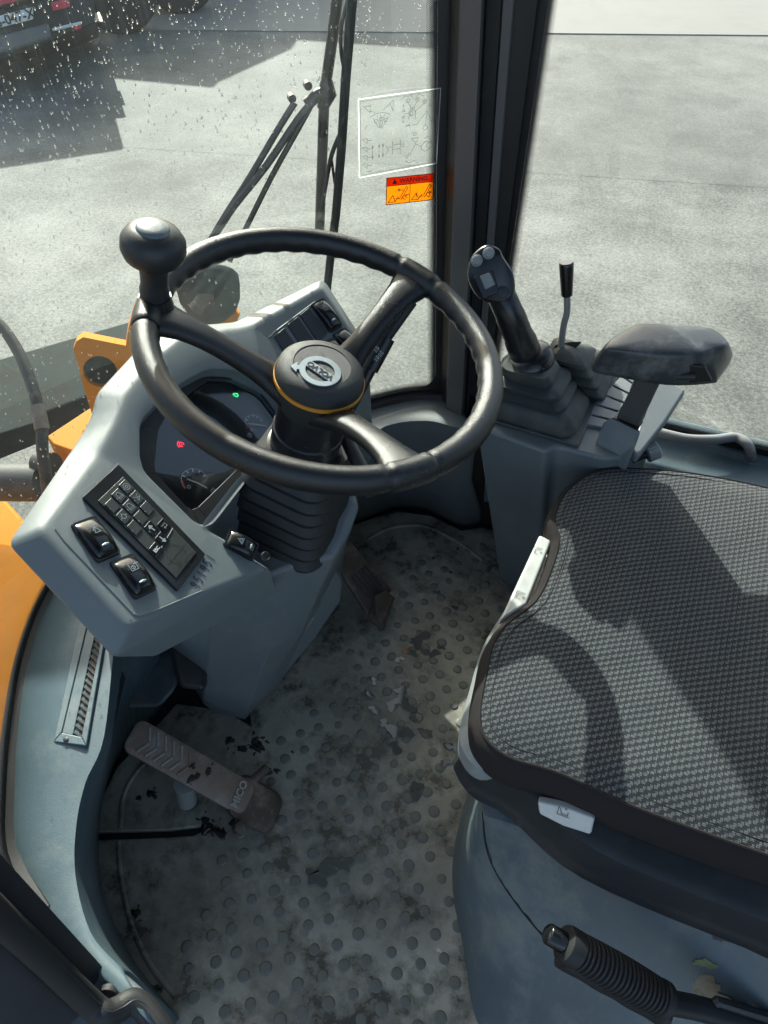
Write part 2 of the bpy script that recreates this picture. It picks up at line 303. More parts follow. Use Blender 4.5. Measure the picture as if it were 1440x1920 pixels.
class G:                                                             # gathers pieces that make ONE mesh
    def __init__(s): s.v = []; s.f = []; s.mi = []
    def add(s, v, f, mi=0):
        n = len(s.v); s.v += [V(p) for p in v]; s.f += [tuple(i+n for i in q) for q in f]; s.mi += [mi]*len(f); return s
    def prism(s, pts, off, mi=0):
        n = len(pts); pts = [V(p) for p in pts]; off = V(off)
        return s.add(pts+[p+off for p in pts], [tuple(range(n)), tuple(range(2*n-1, n-1, -1))]+[(i, (i+1) % n, (i+1) % n+n, i+n) for i in range(n)], mi)
    def box(s, c, sz, ax=None, mi=0):
        X, Y, Zz = ax or (V((1, 0, 0)), V((0, 1, 0)), V((0, 0, 1))); c = V(c)
        p = [c+X*(a*sz[0]/2)+Y*(b*sz[1]/2)-Zz*(sz[2]/2) for a, b in ((-1, -1), (1, -1), (1, 1), (-1, 1))]
        return s.prism(p, Zz*sz[2], mi)
    def loft(s, rings, cap0=True, cap1=True, mi=0, closed=True):
        n = len(rings[0]); v = [p for r in rings for p in r]; f = []
        for k in range(len(rings)-1):
            for i in range(n if closed else n-1):
                j = (i+1) % n; f.append((k*n+i, k*n+j, (k+1)*n+j, (k+1)*n+i))
        if cap0: f.append(tuple(range(n-1, -1, -1)))
        if cap1: f.append(tuple((len(rings)-1)*n+i for i in range(n)))
        return s.add(v, f, mi)
    def tube(s, path, r, n=12, mi=0, caps=True, flat=1.0, up=None):
        path = [V(p) for p in path]; R_ = r if isinstance(r, (list, tuple)) else [r]*len(path); rings = []; prev = None
        for i, p in enumerate(path):
            t = (path[min(i+1, len(path)-1)]-path[max(i-1, 0)]).normalized()
            if prev is None:
                a = V(up) if up is not None else (V((0, 0, 1)) if abs(t.z) < .9 else V((1, 0, 0)))
            else: a = prev
            a = (a-t*a.dot(t)).normalized(); prev = a; b = t.cross(a)
            rings.append([p+a*(math.cos(q)*R_[i]*flat)+b*(math.sin(q)*R_[i]) for q in (2*math.pi*k/n for k in range(n))])
        return s.loft(rings, caps, caps, mi)
    def lathe(s, o, ax, prof, n=32, mi=0, caps=True, up=None):
        ax = V(ax).normalized(); a = V(up) if up is not None else (V((1, 0, 0)) if abs(ax.x) < .9 else V((0, 1, 0))); a = (a-ax*a.dot(ax)).normalized(); b = ax.cross(a); o = V(o)
        return s.loft([[o+ax*h+(a*math.cos(2*math.pi*k/n)+b*math.sin(2*math.pi*k/n))*r for k in range(n)] for r, h in prof], caps, caps, mi)
    def ribbon(s, pts, w, nrm, mi=0, h=0):
        pts = [V(p) for p in pts]; nrm = V(nrm)
        for a, b in zip(pts[:-1], pts[1:]):
            t = b-a
            if t.length < 1e-7: continue
            t.normalize(); q = nrm.cross(t).normalized()*(w/2); e = t*(w*.25)
            quad = [a-e-q, b+e-q, b+e+q, a-e+q]
            if h: s.prism(quad, nrm.normalized()*h, mi)
            else: s.add(quad, [(0, 1, 2, 3)], mi)
        return s
    def obj(s, name, m, parent=None, **k):
        ms = m if isinstance(m, list) else None
        return mk(name, s.v, s.f, None if ms else m, parent, mats=ms, midx=s.mi if ms else None, **k)
def smoothline(pts, n=6, closed=False):
    pts = [V(p) for p in pts]; out = []; N_ = len(pts)
    for i in range(N_ if closed else N_-1):
        p0 = pts[(i-1) % N_] if closed or i > 0 else pts[0]; p1 = pts[i]; p2 = pts[(i+1) % N_]
        p3 = pts[(i+2) % N_] if closed or i < N_-2 else pts[-1]
        for k in range(n):
            t = k/n; out.append(.5*((2*p1)+(-p0+p2)*t+(2*p0-5*p1+4*p2-p3)*t*t+(-p0+3*p1-3*p2+p3)*t**3))
    if not closed: out.append(pts[-1])
    return out
def rrect(c, X, Y, hx, hy, r, n=4):
    c = V(c); out = []
    for cx, cy, a0 in ((1, 1, 0), (-1, 1, 90), (-1, -1, 180), (1, -1, 270)):
        for k in range(n+1):
            a = math.radians(a0+90*k/n); out.append(c+X*(cx*(hx-r)+math.cos(a)*r)+Y*(cy*(hy-r)+math.sin(a)*r))
    return out
def basis(o, xpt, n):
    n = V(n).normalized(); x = V(xpt)-V(o); x = (x-n*x.dot(n)).normalized(); return V(o), x, n.cross(x), n
def text(name, s, B, size, m, parent, ext=.0002, at2=(0, 0), align='CENTER', bold=0.0):
    cu = bpy.data.curves.new(name, 'FONT'); cu.body = s; cu.size = size; cu.extrude = ext; cu.align_x = align; cu.align_y = 'CENTER'; cu.offset = bold; cu.resolution_u = 3
    t = bpy.data.objects.new('tmp', cu); COL.objects.link(t)
    me = bpy.data.meshes.new_from_object(t.evaluated_get(bpy.context.evaluated_depsgraph_get())); bpy.data.objects.remove(t)
    o, X, Y, Nn = B
    vs = [o+X*(v.co.x+at2[0])+Y*(v.co.y+at2[1])+Nn*(v.co.z+ext) for v in me.vertices]; fs = [tuple(p.vertices) for p in me.polygons]
    bpy.data.meshes.remove(me)
    return mk(name, vs, fs, m, parent, smooth=0)
def strokes(g, B, lines, w, mi=0, sc=1, lift=.0003, h=0):
    o, X, Y, Nn = B
    for ln in lines: g.ribbon([o+X*(x*sc)+Y*(y*sc)+Nn*lift for x, y in ln], w, Nn, mi, h)
    return g
def circ2(cx, cy, r, n=14, a0=0, a1=360): return [(cx+r*math.cos(math.radians(a0+(a1-a0)*k/n)), cy+r*math.sin(math.radians(a0+(a1-a0)*k/n))) for k in range(n+1)]

# ============================================================ GROUND
GZ = -1.05
gl_ = G().add([(-90, -90, GZ), (90, -90, GZ), (90, 90, GZ), (-90, 90, GZ)], [(0, 1, 2, 3)])
tag(gl_.obj('asphalt_yard', M['asphalt'], smooth=0), 'pale worn asphalt yard with coarse aggregate around the machine', kind='structure')
a, b = at(200, 57, z=GZ), at(1440, 68, z=GZ); dr = (b-a).normalized(); nr = V((-dr.y, dr.x, 0))
sl = G()
for k in range(-1, 2):                                               # concrete bays, each with its own joint
    p0 = a+dr*(k*14-6); p1 = p0+dr*13.985
    for r_ in range(3):
        q0 = nr*(r_*14); q1 = nr*(r_*14+13.985)
        sl.prism([p0+q0-V((0, 0, .05)), p1+q0-V((0, 0, .05)), p1+q1-V((0, 0, .05)), p0+q1-V((0, 0, .05))], (0, 0, .062))
tag(sl.obj('concrete_apron', M['concrete'], smooth=0), 'pale concrete apron beyond the straight edge of the asphalt', kind='structure')
# a band of smoother asphalt between the coarse surface and the concrete
c0, c1 = at(0, 262, z=GZ), at(1440, 352, z=GZ)
d2 = (c1-c0); c0 = c0-d2*2; c1 = c1+d2*2; e0 = a-dr*30+nr*-.01; e1 = b+dr*30+nr*-.01
G().add([p+V((0, 0, .001)) for p in (c0, c1, e1, e0)], [(0, 1, 2, 3)]).obj('asphalt_strip', M['asphalt2'], smooth=0)
tag(bpy.data.objects['asphalt_strip'], 'smoother grey asphalt strip in front of the concrete', kind='structure')
# ============================================================ CAB: floor, walls, sills, pillars, glass
FL = [at(u, v, z=0) for u, v in ((300, 1900), (230, 1790), (186, 1690), (176, 1570), (192, 1470), (240, 1385), (300, 1320))]
FL = [V((p.x, p.y, 0)) for p in FL]+[V((-.72, .45, 0)), V((-.74, .62, 0)), V((-.70, .78, 0)), V((-.60, .91, 0)), at(690, 962, z=0), at(745, 948, z=0), at(810, 956, z=0), at(870, 985, z=0), V((-.20, 1.07, 0)), V((.0, 1.08, 0)), V((1.0, 1.08, 0)), V((1.0, -.02, 0)), V((-.1, -.02, 0))]
G().prism([p+V((0, 0, -.04)) for p in FL], (0, 0, .04)).obj('cab_floor', M['dark'], smooth=0)
tag(bpy.data.objects['cab_floor'], kind='structure')
# plan line of the windscreen foot, right to left
GP = smoothline([V((x, y, .3)) for x, y in ((-.303, 1.115), (-.374, 1.078), (-.44, 1.02), (-.54, .93), (-.64, .80), (-.705, .66), (-.735, .52), (-.722, .412), (-.684, .315), (-.628, .224), (-.577, .155), (-.517, .088), (-.44, .05))], 5)
def glean(p, z): return V((p.x-.05*(z-.3), p.y, z))
def gl(u, v, off=0.0):                                               # where a sight line meets the windscreen (off: outward)
    r = ray(u, v); best = None
    for A, B_ in zip(GP[:-1], GP[1:]):
        n = V((-(B_-A).y, (B_-A).x, 0)).normalized(); n = -n if n.dot(V((1, 0, 0))) > 0 and n.dot(A-V((0, .5, .3))) < 0 else n
        if n.dot(A-V((-.2, .57, .3))) < 0: n = -n
        nn = V((n.x, n.y, n.x*.05)).normalized(); o = A+n*off
        t = (o-CC).dot(nn)/r.dot(nn); p = CC+r*t
        if t <= 0: continue
        foot = V((p.x+.05*(p.z-.3), p.y, .3)); s_ = (foot-o).dot((B_-A).normalized())/(B_-A).length
        if -.02 <= s_ <= 1.02 and (best is None or t < best[0]): best = (t, p, n)
    if best is None:
        n = V((-.64, .77, 0)); p = onp(u, v, V((-.5, .97, .3)), n); return p, n
    return best[1], best[2]
ws = thing('windscreen', 'curved greenish windscreen covered in dust and rain drops', 'windscreen', (-.7, .57, .3))
Zs = [.3, .5, .8, 1.1, 1.5, 1.9]
mk('glass_pane', [glean(p, z) for z in Zs for p in GP], [(k*len(GP)+i, k*len(GP)+i+1, (k+1)*len(GP)+i+1, (k+1)*len(GP)+i) for k in range(len(Zs)-1) for i in range(len(GP)-1)], M['wind'], ws, smooth=60)
G().tube([p+V((0, 0, -.004)) for p in GP], .017, 8).obj('lower_gasket', M['gasket'], ws)
def outn(i):
    t = (GP[min(i+1, len(GP)-1)]-GP[max(i-1, 0)]).normalized(); return V((t.y, -t.x, 0)) if V((t.y, -t.x, 0)).dot(GP[i]-V((-.2, .57, .3))) > 0 else V((-t.y, t.x, 0))
def gstrip(name, i0, i1, z0, z1, m, parent, flip=False, off=-.002):
    v = []; uv = []; L_ = 0; f = []
    for k, i in enumerate(range(i0, i1+1)):
        if k: L_ += (GP[i]-GP[i-1]).length
        for z, w in ((z0, 0), (z1, 1)): v.append(glean(GP[i], z)+outn(i)*off); uv.append((L_, w))
        if k: f.append((2*k-2, 2*k, 2*k+1, 2*k-1))
    return mk(name, v, f, m, parent, uvs=uv)
gstrip('printed_edge_band', 0, len(GP)-1, .3, .318, M['gasket'], ws)
gstrip('printed_dot_band', 0, len(GP)-1, .3181, .334, M['frit'], ws)
# vertical edge by the right pillar: black band with dots
def vstrip(name, P0, P1, T0, T1, m, parent, n=20):
    v = []; uv = []; f = []; P0, P1, T0, T1 = map(V, (P0, P1, T0, T1)); L_ = (P1-P0).length
    for k in range(n+1):
        t = k/n; v += [P0.lerp(P1, t), T0.lerp(T1, t)]; uv += [(L_*t, 0), (L_*t, 1)]
        if k: f.append((2*k-2, 2*k, 2*k+1, 2*k-1))
    return mk(name, v, f, m, parent, uvs=uv, smooth=0)
def gpt(s, z, off=-.002):                                            # point on the screen at arc length s from the right pillar
    L_ = 0
    for i in range(1, len(GP)):
        l = (GP[i]-GP[i-1]).length
        if L_+l >= s: return glean(GP[i-1].lerp(GP[i], (s-L_)/l), z)+outn(i)*off
        L_ += l
vstrip('printed_side_band', gpt(.0, .3), gpt(.0, 1.9), gpt(.024, .3), gpt(.024, 1.9), M['gasket'], ws)
vstrip('printed_dot_band', gpt(.0241, .3), gpt(.0241, 1.9), gpt(.040, .3), gpt(.040, 1.9), M['frit'], ws)
cg = G()                                                             # rounded corner of the printed band
cp = [(.022, .318)]+[(.022+.045*(1-math.cos(math.radians(a))), .318+.045*(1-math.sin(math.radians(a)))) for a in range(0, 91, 10)]
cg.add([gpt(s, z, -.003) for s, z in cp], [tuple(range(len(cp)))]); cg.obj('corner_band', M['gasket'], ws, smooth=0)
# right door pillar
pr = thing('right_front_pillar', 'grey-brown ribbed cab pillar between windscreen and right window', 'pillar', (-.27, 1.1, .3))
def pcol(u0, u1, y):                                                 # x at z=.97 and z=.35 from the two ends of an edge
    a_ = at(u0, 0, y=y); b_ = at(u1, 640, y=y); k = (a_.x-b_.x)/(a_.z-b_.z); return [b_.x+k*(z-b_.z) for z in (-.04, 1.92)]
prof = [(842, 826, 1.135), (846, 829, 1.10), (862, 840, 1.085), (866, 843, 1.075), (903, 872, 1.068), (908, 877, 1.078), (912, 880, 1.092), (940, 897, 1.092), (944, 900, 1.080), (962, 908, 1.080), (966, 911, 1.098), (990, 918, 1.103), (1008, 925, 1.110), (1010, 926, 1.145)]
lo = []; hi = []
for u0, u1, y in prof: x0, x1 = pcol(u0, u1, y); lo.append(V((x0, y, -.04))); hi.append(V((x1, y, 1.92)))
def pseg(name, i0, i1, m):
    A = lo[i0:i1+1]+[V((lo[i1].x, 1.14, -.04)), V((lo[i0].x, 1.14, -.04))]; B_ = hi[i0:i1+1]+[V((hi[i1].x, 1.14, 1.92)), V((hi[i0].x, 1.14, 1.92))]
    return G().loft([A, B_]).obj(name, m, pr, smooth=25)
pseg('rubber_edge', 0, 2, M['gasket']); pseg('steel_face', 2, 5, M['pillar']); pseg('groove', 5, 8, M['dark']); pseg('seal_channel', 8, 10, M['pillar']); pseg('black_seal', 10, 13, M['gasket'])
# right side window
rw = thing('right_side_window', 'large flat right side window with printed black dotted edge', 'window', (.3, 1.12, .35))
x0b, x0t = pcol(1012, 928, 1.12)
G().add([(x0b-.02, 1.125, .33), (1.0, 1.125, .33), (1.0, 1.125, 1.92), (x0t-.02, 1.125, 1.92)], [(0, 1, 2, 3)]).obj('glass_pane', M['side'], rw, smooth=0)
def bandx(u0, u1):
    a_, b_ = at(u0, 0, y=1.12), at(u1, 640, y=1.12); k = (a_.x-b_.x)/(a_.z-b_.z); return (lambda z: V((b_.x+k*(z-b_.z), 1.12, z)))
f1, f2, f3 = bandx(1000, 920), bandx(1030, 933), bandx(1047, 949)
vstrip('printed_side_band', f1(.33), f1(1.9), f2(.33), f2(1.9), M['gasket'], rw)
vstrip('printed_dot_band', f2(.33)+V((.0001, 0, 0)), f2(1.9), f3(.33), f3(1.9), M['frit'], rw)
vstrip('printed_lower_band', (-.2, 1.12, .33), (1, 1.12, .33), (-.2, 1.12, .345), (1, 1.12, .345), M['gasket'], rw)
vstrip('printed_dot_band', (-.2, 1.12, .3451), (1, 1.12, .3451), (-.2, 1.12, .363), (1, 1.12, .363), M['frit'], rw)
# right wall below the window
g = G()
def yz(x): return [V((x, 1.16, .335)), V((x, 1.115, .33)), V((x, 1.108, .318)), V((x, 1.05, .312)), V((x, 1.036, .30)), V((x, 1.03, .27)), V((x, 1.06, .12)), V((x, 1.08, 0)), V((x, 1.16, 0))]
g.loft([yz(x) for x in (-.19, .2, .6, 1.0)]); g.obj('right_wall', M['sill'], bevel=.004); tag(bpy.data.objects['right_wall'], kind='structure')
# front wall, right part: sill shelf above a concave kick panel
def wallstrip(name, top_out, top_in, bot, m, zt, bulge=.0):
    n = len(top_out); rings = [top_out, [p+V((0, 0, 0)) for p in top_in], [p.lerp(q, .06)+V((0, 0, -.012)) for p, q in zip(top_in, bot)], [p.lerp(q, .5)+V((-bulge, 0, 0)) for p, q in zip(top_in, bot)], bot]
    v = [p for r in rings for p in r]; f = [(k*n+i, k*n+i+1, (k+1)*n+i+1, (k+1)*n+i) for k in range(len(rings)-1) for i in range(n-1)]
    o = mk(name, v, f, m, smooth=50); s_ = o.modifiers.new('solid', 'SOLIDIFY'); s_.thickness = .01; s_.offset = 1; return tag(o, kind='structure')
so = smoothline([V((-.30, 1.125, .292)), V((-.36, 1.085, .292)), V((-.434, 1.02, .292)), V((-.53, .93, .292)), V((-.63, .80, .292)), V((-.70, .65, .292)), V((-.73, .5, .292))], 4)
si = smoothline([at(893, 812, z=.285), at(850, 800, z=.285), at(800, 789, z=.285), at(730, 796, z=.285), at(660, 830, z=.285), V((-.60, .70, .285)), V((-.63, .52, .285))], 4)
sb = smoothline([V((-.185, 1.085, 0)), at(862, 980, z=0), at(800, 952, z=0), at(740, 948, z=0), at(690, 966, z=0), V((-.60, .80, 0)), V((-.655, .6, 0))], 4)
wallstrip('front_wall_right', so, si, sb, M['trim'], .29, .02)
lo_ = smoothline([at(u, v, z=.30) for u, v in ((135, 1030), (90, 1122), (48, 1233), (26, 1360), (17, 1474), (20, 1605), (60, 1700), (150, 1800), (290, 1935))], 5)
li_ = smoothline([at(250, 1090, z=.292)]+[at(u, v, z=.292) for u, v in ((222, 1120), (205, 1230), (186, 1386), (152, 1470), (134, 1552), (132, 1650), (160, 1762), (215, 1828))], 5)
lb_ = smoothline([at(310, 1290, z=0)]+[at(u, v, z=0) for u, v in ((290, 1330), (235, 1380), (190, 1470), (174, 1570), (183, 1690), (228, 1790), (268, 1850), (330, 1925))], 5)
li_[-1] = at(222, 1830, z=.292)
wl = wallstrip('front_wall_left', lo_, li_, lb_, M['sill'], .3)
gb = G(); gb.tube([at(u, v, z=.302) for u, v in ((100, 1100), (86, 1130), (46, 1233), (23, 1360), (13, 1474), (16, 1605), (45, 1680))], .005, 8); tag(gb.obj('glass_edge_rubber', M['gasket']), 'thin black rubber seal along the edge of the left sill', 'seal')
g = G(); g.prism([(-.665, .34, -.02), (-.70, .46, -.02), (-.70, .72, -.02), (-.72, .72, -.02), (-.725, .46, -.02), (-.69, .33, -.02)], (0, 0, .31)); tag(g.obj('front_wall_middle', M['trim'], smooth=0), kind='structure')
g = G(); g.prism([(-.235, 1.075, -.02), (-.13, 1.06, -.02), (-.13, 1.16, -.02), (-.31, 1.16, -.02)], (0, 0, .35)); tag(g.obj('dark_gap_block', M['gasket'], smooth=0), kind='structure')  # black colour stands in for the shaded gap at the pillar foot
# air vent let into the left sill
vt = thing('air_vent', 'long narrow demister vent with black slots in the left sill', 'vent', at(150, 1300, z=.3))
vq = [at(u, v, z=.3) for u, v in ((172, 1150), (193, 1192), (158, 1400), (106, 1392), (112, 1374))]
vo_ = [at(u, v, z=.3) for u, v in ((152, 1160), (202, 1180), (164, 1402), (103, 1394))]
vi = [at(u, v, z=.3) for u, v in ((166, 1175), (194, 1192), (155, 1385), (118, 1377))]
g = G(); up = V((0, 0, .006))
for i in range(4): g.prism([vo_[i], vo_[(i+1) % 4], vi[(i+1) % 4], vi[i]], up)
g.obj('vent_frame', M['sill'], vt, bevel=.0015)
A0, A1, B0, B1 = at(184, 1200, z=.303), at(190, 1200, z=.303), at(140, 1378, z=.303), at(150, 1380, z=.303)
G().prism([vi[0], vi[0].lerp(vi[1], .55), vi[2].lerp(vi[3], .45), vi[3]], (0, 0, .004)).obj('sliding_shutter', M['sill'], vt, bevel=.001)
G().prism([vi[0].lerp(vi[1], .55), vi[1], vi[2], vi[2].lerp(vi[3], .45)], (0, 0, .0012)).obj('dark_slot', M['gasket'], vt)
for k in range(17):
    t = (k+.5)/17; p = vi[0].lerp(vi[1], .55).lerp(vi[2].lerp(vi[3], .45), t); q = vi[1].lerp(vi[2], t+.03 if t < .96 else 1)
    G().ribbon([p+V((0, 0, .0015)), q+V((0, 0, .0015))], .0022, _Z, h=.003).obj('louvre', M['rubber'], vt)
G().lathe(at(124, 1387, z=.306), _Z, [(.0035, 0), (.0035, .0012), (.002, .0018)], 12).obj('screw', M['dark'], vt)
# dark duct beside the vent, hanging on the wall
g = G(); d0 = [at(u, v, z=.22) for u, v in ((214, 1245), (232, 1262), (200, 1400), (180, 1400))]
g.prism([p+V((0, 0, .03)) for p in d0], (.0, 0, -.045)); tag(g.obj('wall_duct', M['dark'], bevel=.004), 'narrow dark plastic duct fixed below the vent sill', 'duct')
# roof, rear wall, left door frame: they shade the cab
rf = thing('cab_roof', 'grey cab roof above the frame edge', 'roof', (0, .57, 1.93))
G().prism([(-.86, -.08, 1.92), (1.05, -.08, 1.92), (1.05, 1.22, 1.92), (-.86, 1.22, 1.92)], (0, 0, .09)).obj('roof_panel', M['headliner'], rf, bevel=.02)
g = G(); g.box((1.06, .57, .35), (.04, 1.22, .8)).box((1.06, -.02, 1.2), (.06, .08, 1.5)).box((1.06, 1.14, 1.2), (.06, .08, 1.5)); tag(g.obj('rear_wall', M['dark'], smooth=0), kind='structure')
# left door pillar (in the lower left corner)
lp = thing('left_door_pillar', 'dark brown-black door pillar with ribbed rubber seal at lower left', 'pillar', (-.4, .05, .1))
def pl2(name, botq, topq, zb, zt, m, bev=.003):
    A = [at(u, v, z=zb) for u, v in botq]; B_ = [at(u, v, z=zt) for u, v in topq]
    k = (1.92-zb)/(zt-zb); Tt = [a_+(b_-a_)*k for a_, b_ in zip(A, B_)]
    dn = [a_-(b_-a_)*(zb+.3)/(zt-zb) if False else V((a_.x, a_.y, a_.z)) for a_, b_ in zip(A, B_)]
    return A, B_, Tt
edge = [((196, 1815), (0, 1598)), ((168, 1862), (-28, 1652))]
def pband(name, e0, e1, zb, zt, depth, m, bev=.002, off=0):
    A0_, A1_ = at(*e0[0], z=zb), at(*e1[0], z=zb); B0_, B1_ = at(*e0[1], z=zt), at(*e1[1], z=zt)
    k = (1.9-zb)/(zt-zb); A2, A3 = A0_+(B0_-A0_)*k, A1_+(B1_-A1_)*k
    n = (A1_-A0_).cross(B0_-A0_).normalized()
    if n.dot(CC-A0_) > 0: n = -n
    G().prism([A0_-n*off, A1_-n*off, A3-n*off, A2-n*off], n*depth).obj(name, m, lp, bevel=bev)
pband('inner_cover', ((196, 1815), (0, 1598)), ((170, 1864), (-40, 1650)), .30, .55, .03, M['dark'])
pband('shadow_gap', ((172, 1862), (-40, 1648)), ((164, 1880), (-60, 1670)), .30, .55, .02, M['gasket'], 0, -.006)
pband('outer_frame', ((150, 1905), (-80, 1690)), ((60, 1985), (-200, 1830)), .29, .54, .03, M['pillar'])
g = G()                                                              # ribbed seal, running down the pillar and turning along the sill
sp_ = smoothline([at(-70, 1655, z=.62), at(0, 1722, z=.52), at(90, 1805, z=.41), at(165, 1878, z=.33), at(196, 1900, z=.315), at(222, 1892, z=.305), at(246, 1878, z=.30), at(270, 1890, z=.295), at(300, 1930, z=.29), at(330, 1970, z=.28)], 8)
g.tube(sp_, .013, 14); g.obj('door_seal', M['rubber'], lp)
for q in range(5):
    G().tube([p+(_Z*.013*math.cos(.5*q-.9)+_R*.013*math.sin(.5*q-.9))*.95 for p in sp_], .0011, 5).obj('seal_rib', M['dark'], lp)
G().lathe(at(204, 1866, z=.30), (.3, -.8, .5), [(.012, -.004), (.012, .003), (.008, .005), (.003, .004)], 20).obj('plug', M['rubber'], lp)
G().prism([at(u, v, z=.288) for u, v in ((120, 1850), (205, 1800), (262, 1850), (330, 1945), (240, 1990), (60, 1990))], (0, 0, -.02)).obj('sill_corner', M['trim'], lp, bevel=.006, seg=3)
tag(G().prism([(-.42, -.5, -.9), (1.0, -.5, -.9), (1.0, -.03, -.9), (-.42, -.03, -.9)], (0, 0, .85)).obj('step_box', M['dark'], bevel=.01), 'dark steps below the door opening', 'steps')

# ============================================================ FLOOR MAT
fm = thing('floor_mat', 'dirty grey-green studded rubber floor mat with wet muddy patches', 'floor mat', (-.3, .5, 0))
ZM = .012
mo = [at(u, v, z=ZM) for u, v in ((420, 1990), (310, 1912), (262, 1855), (222, 1790), (190, 1700), (181, 1620), (182, 1574), (290, 1570), (362, 1566), (400, 1548), (378, 1549), (320, 1556), (183, 1560), (188, 1500), (216, 1440), (262, 1392), (300, 1352), (330, 1318), (420, 1330), (470, 1360))]
mo = [V((p.x, p.y, ZM)) for p in mo]+[V((-.50, .55, ZM)), V((-.54, .72, ZM)), V((-.50, .90, ZM)), at(694, 972, z=ZM), at(745, 958, z=ZM), at(808, 966, z=ZM), at(866, 994, z=ZM), V((-.18, 1.05, ZM)), V((-.06, 1.05, ZM)), V((.1, .9, ZM)), V((.1, .0, ZM)), V((-.05, .02, ZM))]
G().prism([p-V((0, 0, .0115)) for p in mo], (0, 0, .0115)).obj('mat_sheet', M['mat'], fm, bevel=.003)
# raised welt that follows the left rim of the mat
welt = smoothline([at(u, v, z=ZM) for u, v in ((330, 1870), (282, 1810), (245, 1730), (226, 1640), (222, 1578))], 6)
G().tube(welt, .004, 8, flat=.5).obj('mat_welt', M['mat'], fm)
welt = smoothline([at(u, v, z=ZM) for u, v in ((226, 1552), (232, 1490), (262, 1440), (310, 1400))], 6)
G().tube(welt, .004, 8, flat=.5).obj('mat_welt', M['mat'], fm)
welt = smoothline([at(u, v, z=ZM) for u, v in ((690, 1010), (730, 990), (790, 985), (850, 1010), (905, 1050))], 6)
G().tube(welt, .005, 8, flat=.5).obj('mat_welt', M['mat'], fm)
stud_me = None
o_ = at(465, 1646, z=0); e1 = at(506, 1632, z=0)-o_; e2 = at(474, 1687, z=0)-o_; e1.z = e2.z = 0
zone = [at(u, v, z=0) for u, v in ((330, 1990), (320, 1800), (410, 1655), (420, 1560), (520, 1530), (500, 1420), (600, 1330), (650, 1290), (660, 1180), (740, 1130), (770, 1080), (800, 1020), (870, 1010), (960, 1060), (990, 1200), (960, 1500), (930, 1600), (930, 1800), (960, 1990))]
def inpoly(p, poly):
    c = False; j = len(poly)-1
    for i in range(len(poly)):
        if (poly[i].y > p.y) != (poly[j].y > p.y) and p.x < (poly[j].x-poly[i].x)*(p.y-poly[i].y)/(poly[j].y-poly[i].y)+poly[i].x: c = not c
        j = i
    return c
ns = 0
for i in range(-30, 30):
    for j in range(-40, 40):
        p = o_+e1*i+e2*j+V((random.uniform(-.003, .003), random.uniform(-.003, .003), 0))
        if not inpoly(p, zone) or p.x > .03: continue
        if stud_me is None:
            g = G().lathe(V((0, 0, 0)), _Z, [(.0092, -.001), (.0090, .0006), (.0082, .0016), (.006, .0021), (.001, .0022)], 14, caps=True)
            s0 = mk('stud', g.v, g.f, M['matstud'], None); s0.parent = fm; s0.location = V((p.x, p.y, ZM))-ORG[fm.name]; stud_me = s0.data
        else:
            s1 = s0.copy(); COL.objects.link(s1); s1.location = V((p.x, p.y, ZM-random.random()*.0012))-ORG[fm.name]; k = random.uniform(.85, 1.08); s1.scale = (k, k, 1)
        ns += 1
print('studs', ns)
def blob(c, r, n=18, jag=.35, seed=0, z=None):
    rr = random.Random(seed); ph = [rr.uniform(0, 6.28) for _ in range(4)]
    return [V((c.x+r*(1+jag*(.5*math.sin(2*a+ph[0])+.35*math.sin(3*a+ph[1])+.3*math.sin(5*a+ph[2])))*math.cos(a), c.y+r*(1+jag*(.5*math.sin(2*a+ph[0])+.35*math.sin(3*a+ph[1])+.3*math.sin(5*a+ph[3])))*math.sin(a)*.8, c.z if z is None else z)) for a in (2*math.pi*k/n for k in range(n))]
pud = G()
for i, (u, v, r) in enumerate(((785, 1200, .017), (808, 1225, .012), (748, 1236, .008), (770, 1222, .010), (826, 1214, .006), (752, 1300, .014), (735, 1320, .012), (765, 1325, .013), (745, 1372, .018), (722, 1358, .010), (775, 1345, .008), (700, 1330, .008), (738, 1395, .012), (800, 1372, .009), (850, 1400, .010), (835, 1430, .008), (690, 1300, .009), (700, 1275, .007), (820, 1110, .006), (780, 1480, .013), (600, 1640, .02), (640, 1620, .014))):
    c = at(u, v, z=ZM+.0012+.0001*i); ring = blob(c, r, 24, .9, i); top = [p.lerp(c, .05)+V((0, 0, .0003)) for p in ring]
    pud.loft([ring, top], False, True)
tag(pud.obj('puddle_water', M['water'], smooth=0), 'small puddles of muddy water between the mat studs', kind='stuff')
mud = G()
def clod(g, c, r, seed, n=26, hh=.5):
    rr = random.Random(seed)
    for q in range(max(4, n//2)):
        a = rr.uniform(0, 6.28); d_ = r*rr.random()**.6*(1.1 if q > 3 else .4); s_ = r*(rr.uniform(.35, .55) if q < 3 else rr.uniform(.06, .2)); k = c+V((math.cos(a)*d_, math.sin(a)*d_, 0)); ring = blob(k, s_, 14, .8, seed*31+q, c.z-s_*.05)
        ph = rr.uniform(0, 9); rg = [ring]
        for t, h in ((.12, .35), (.35, .6), (.7, .8)): rg.append([p.lerp(k, t)+V((0, 0, s_*hh*(h+.35*noise.noise(p*400+V((ph, t*5, 0)))))) for p in ring])
        g.loft(rg)
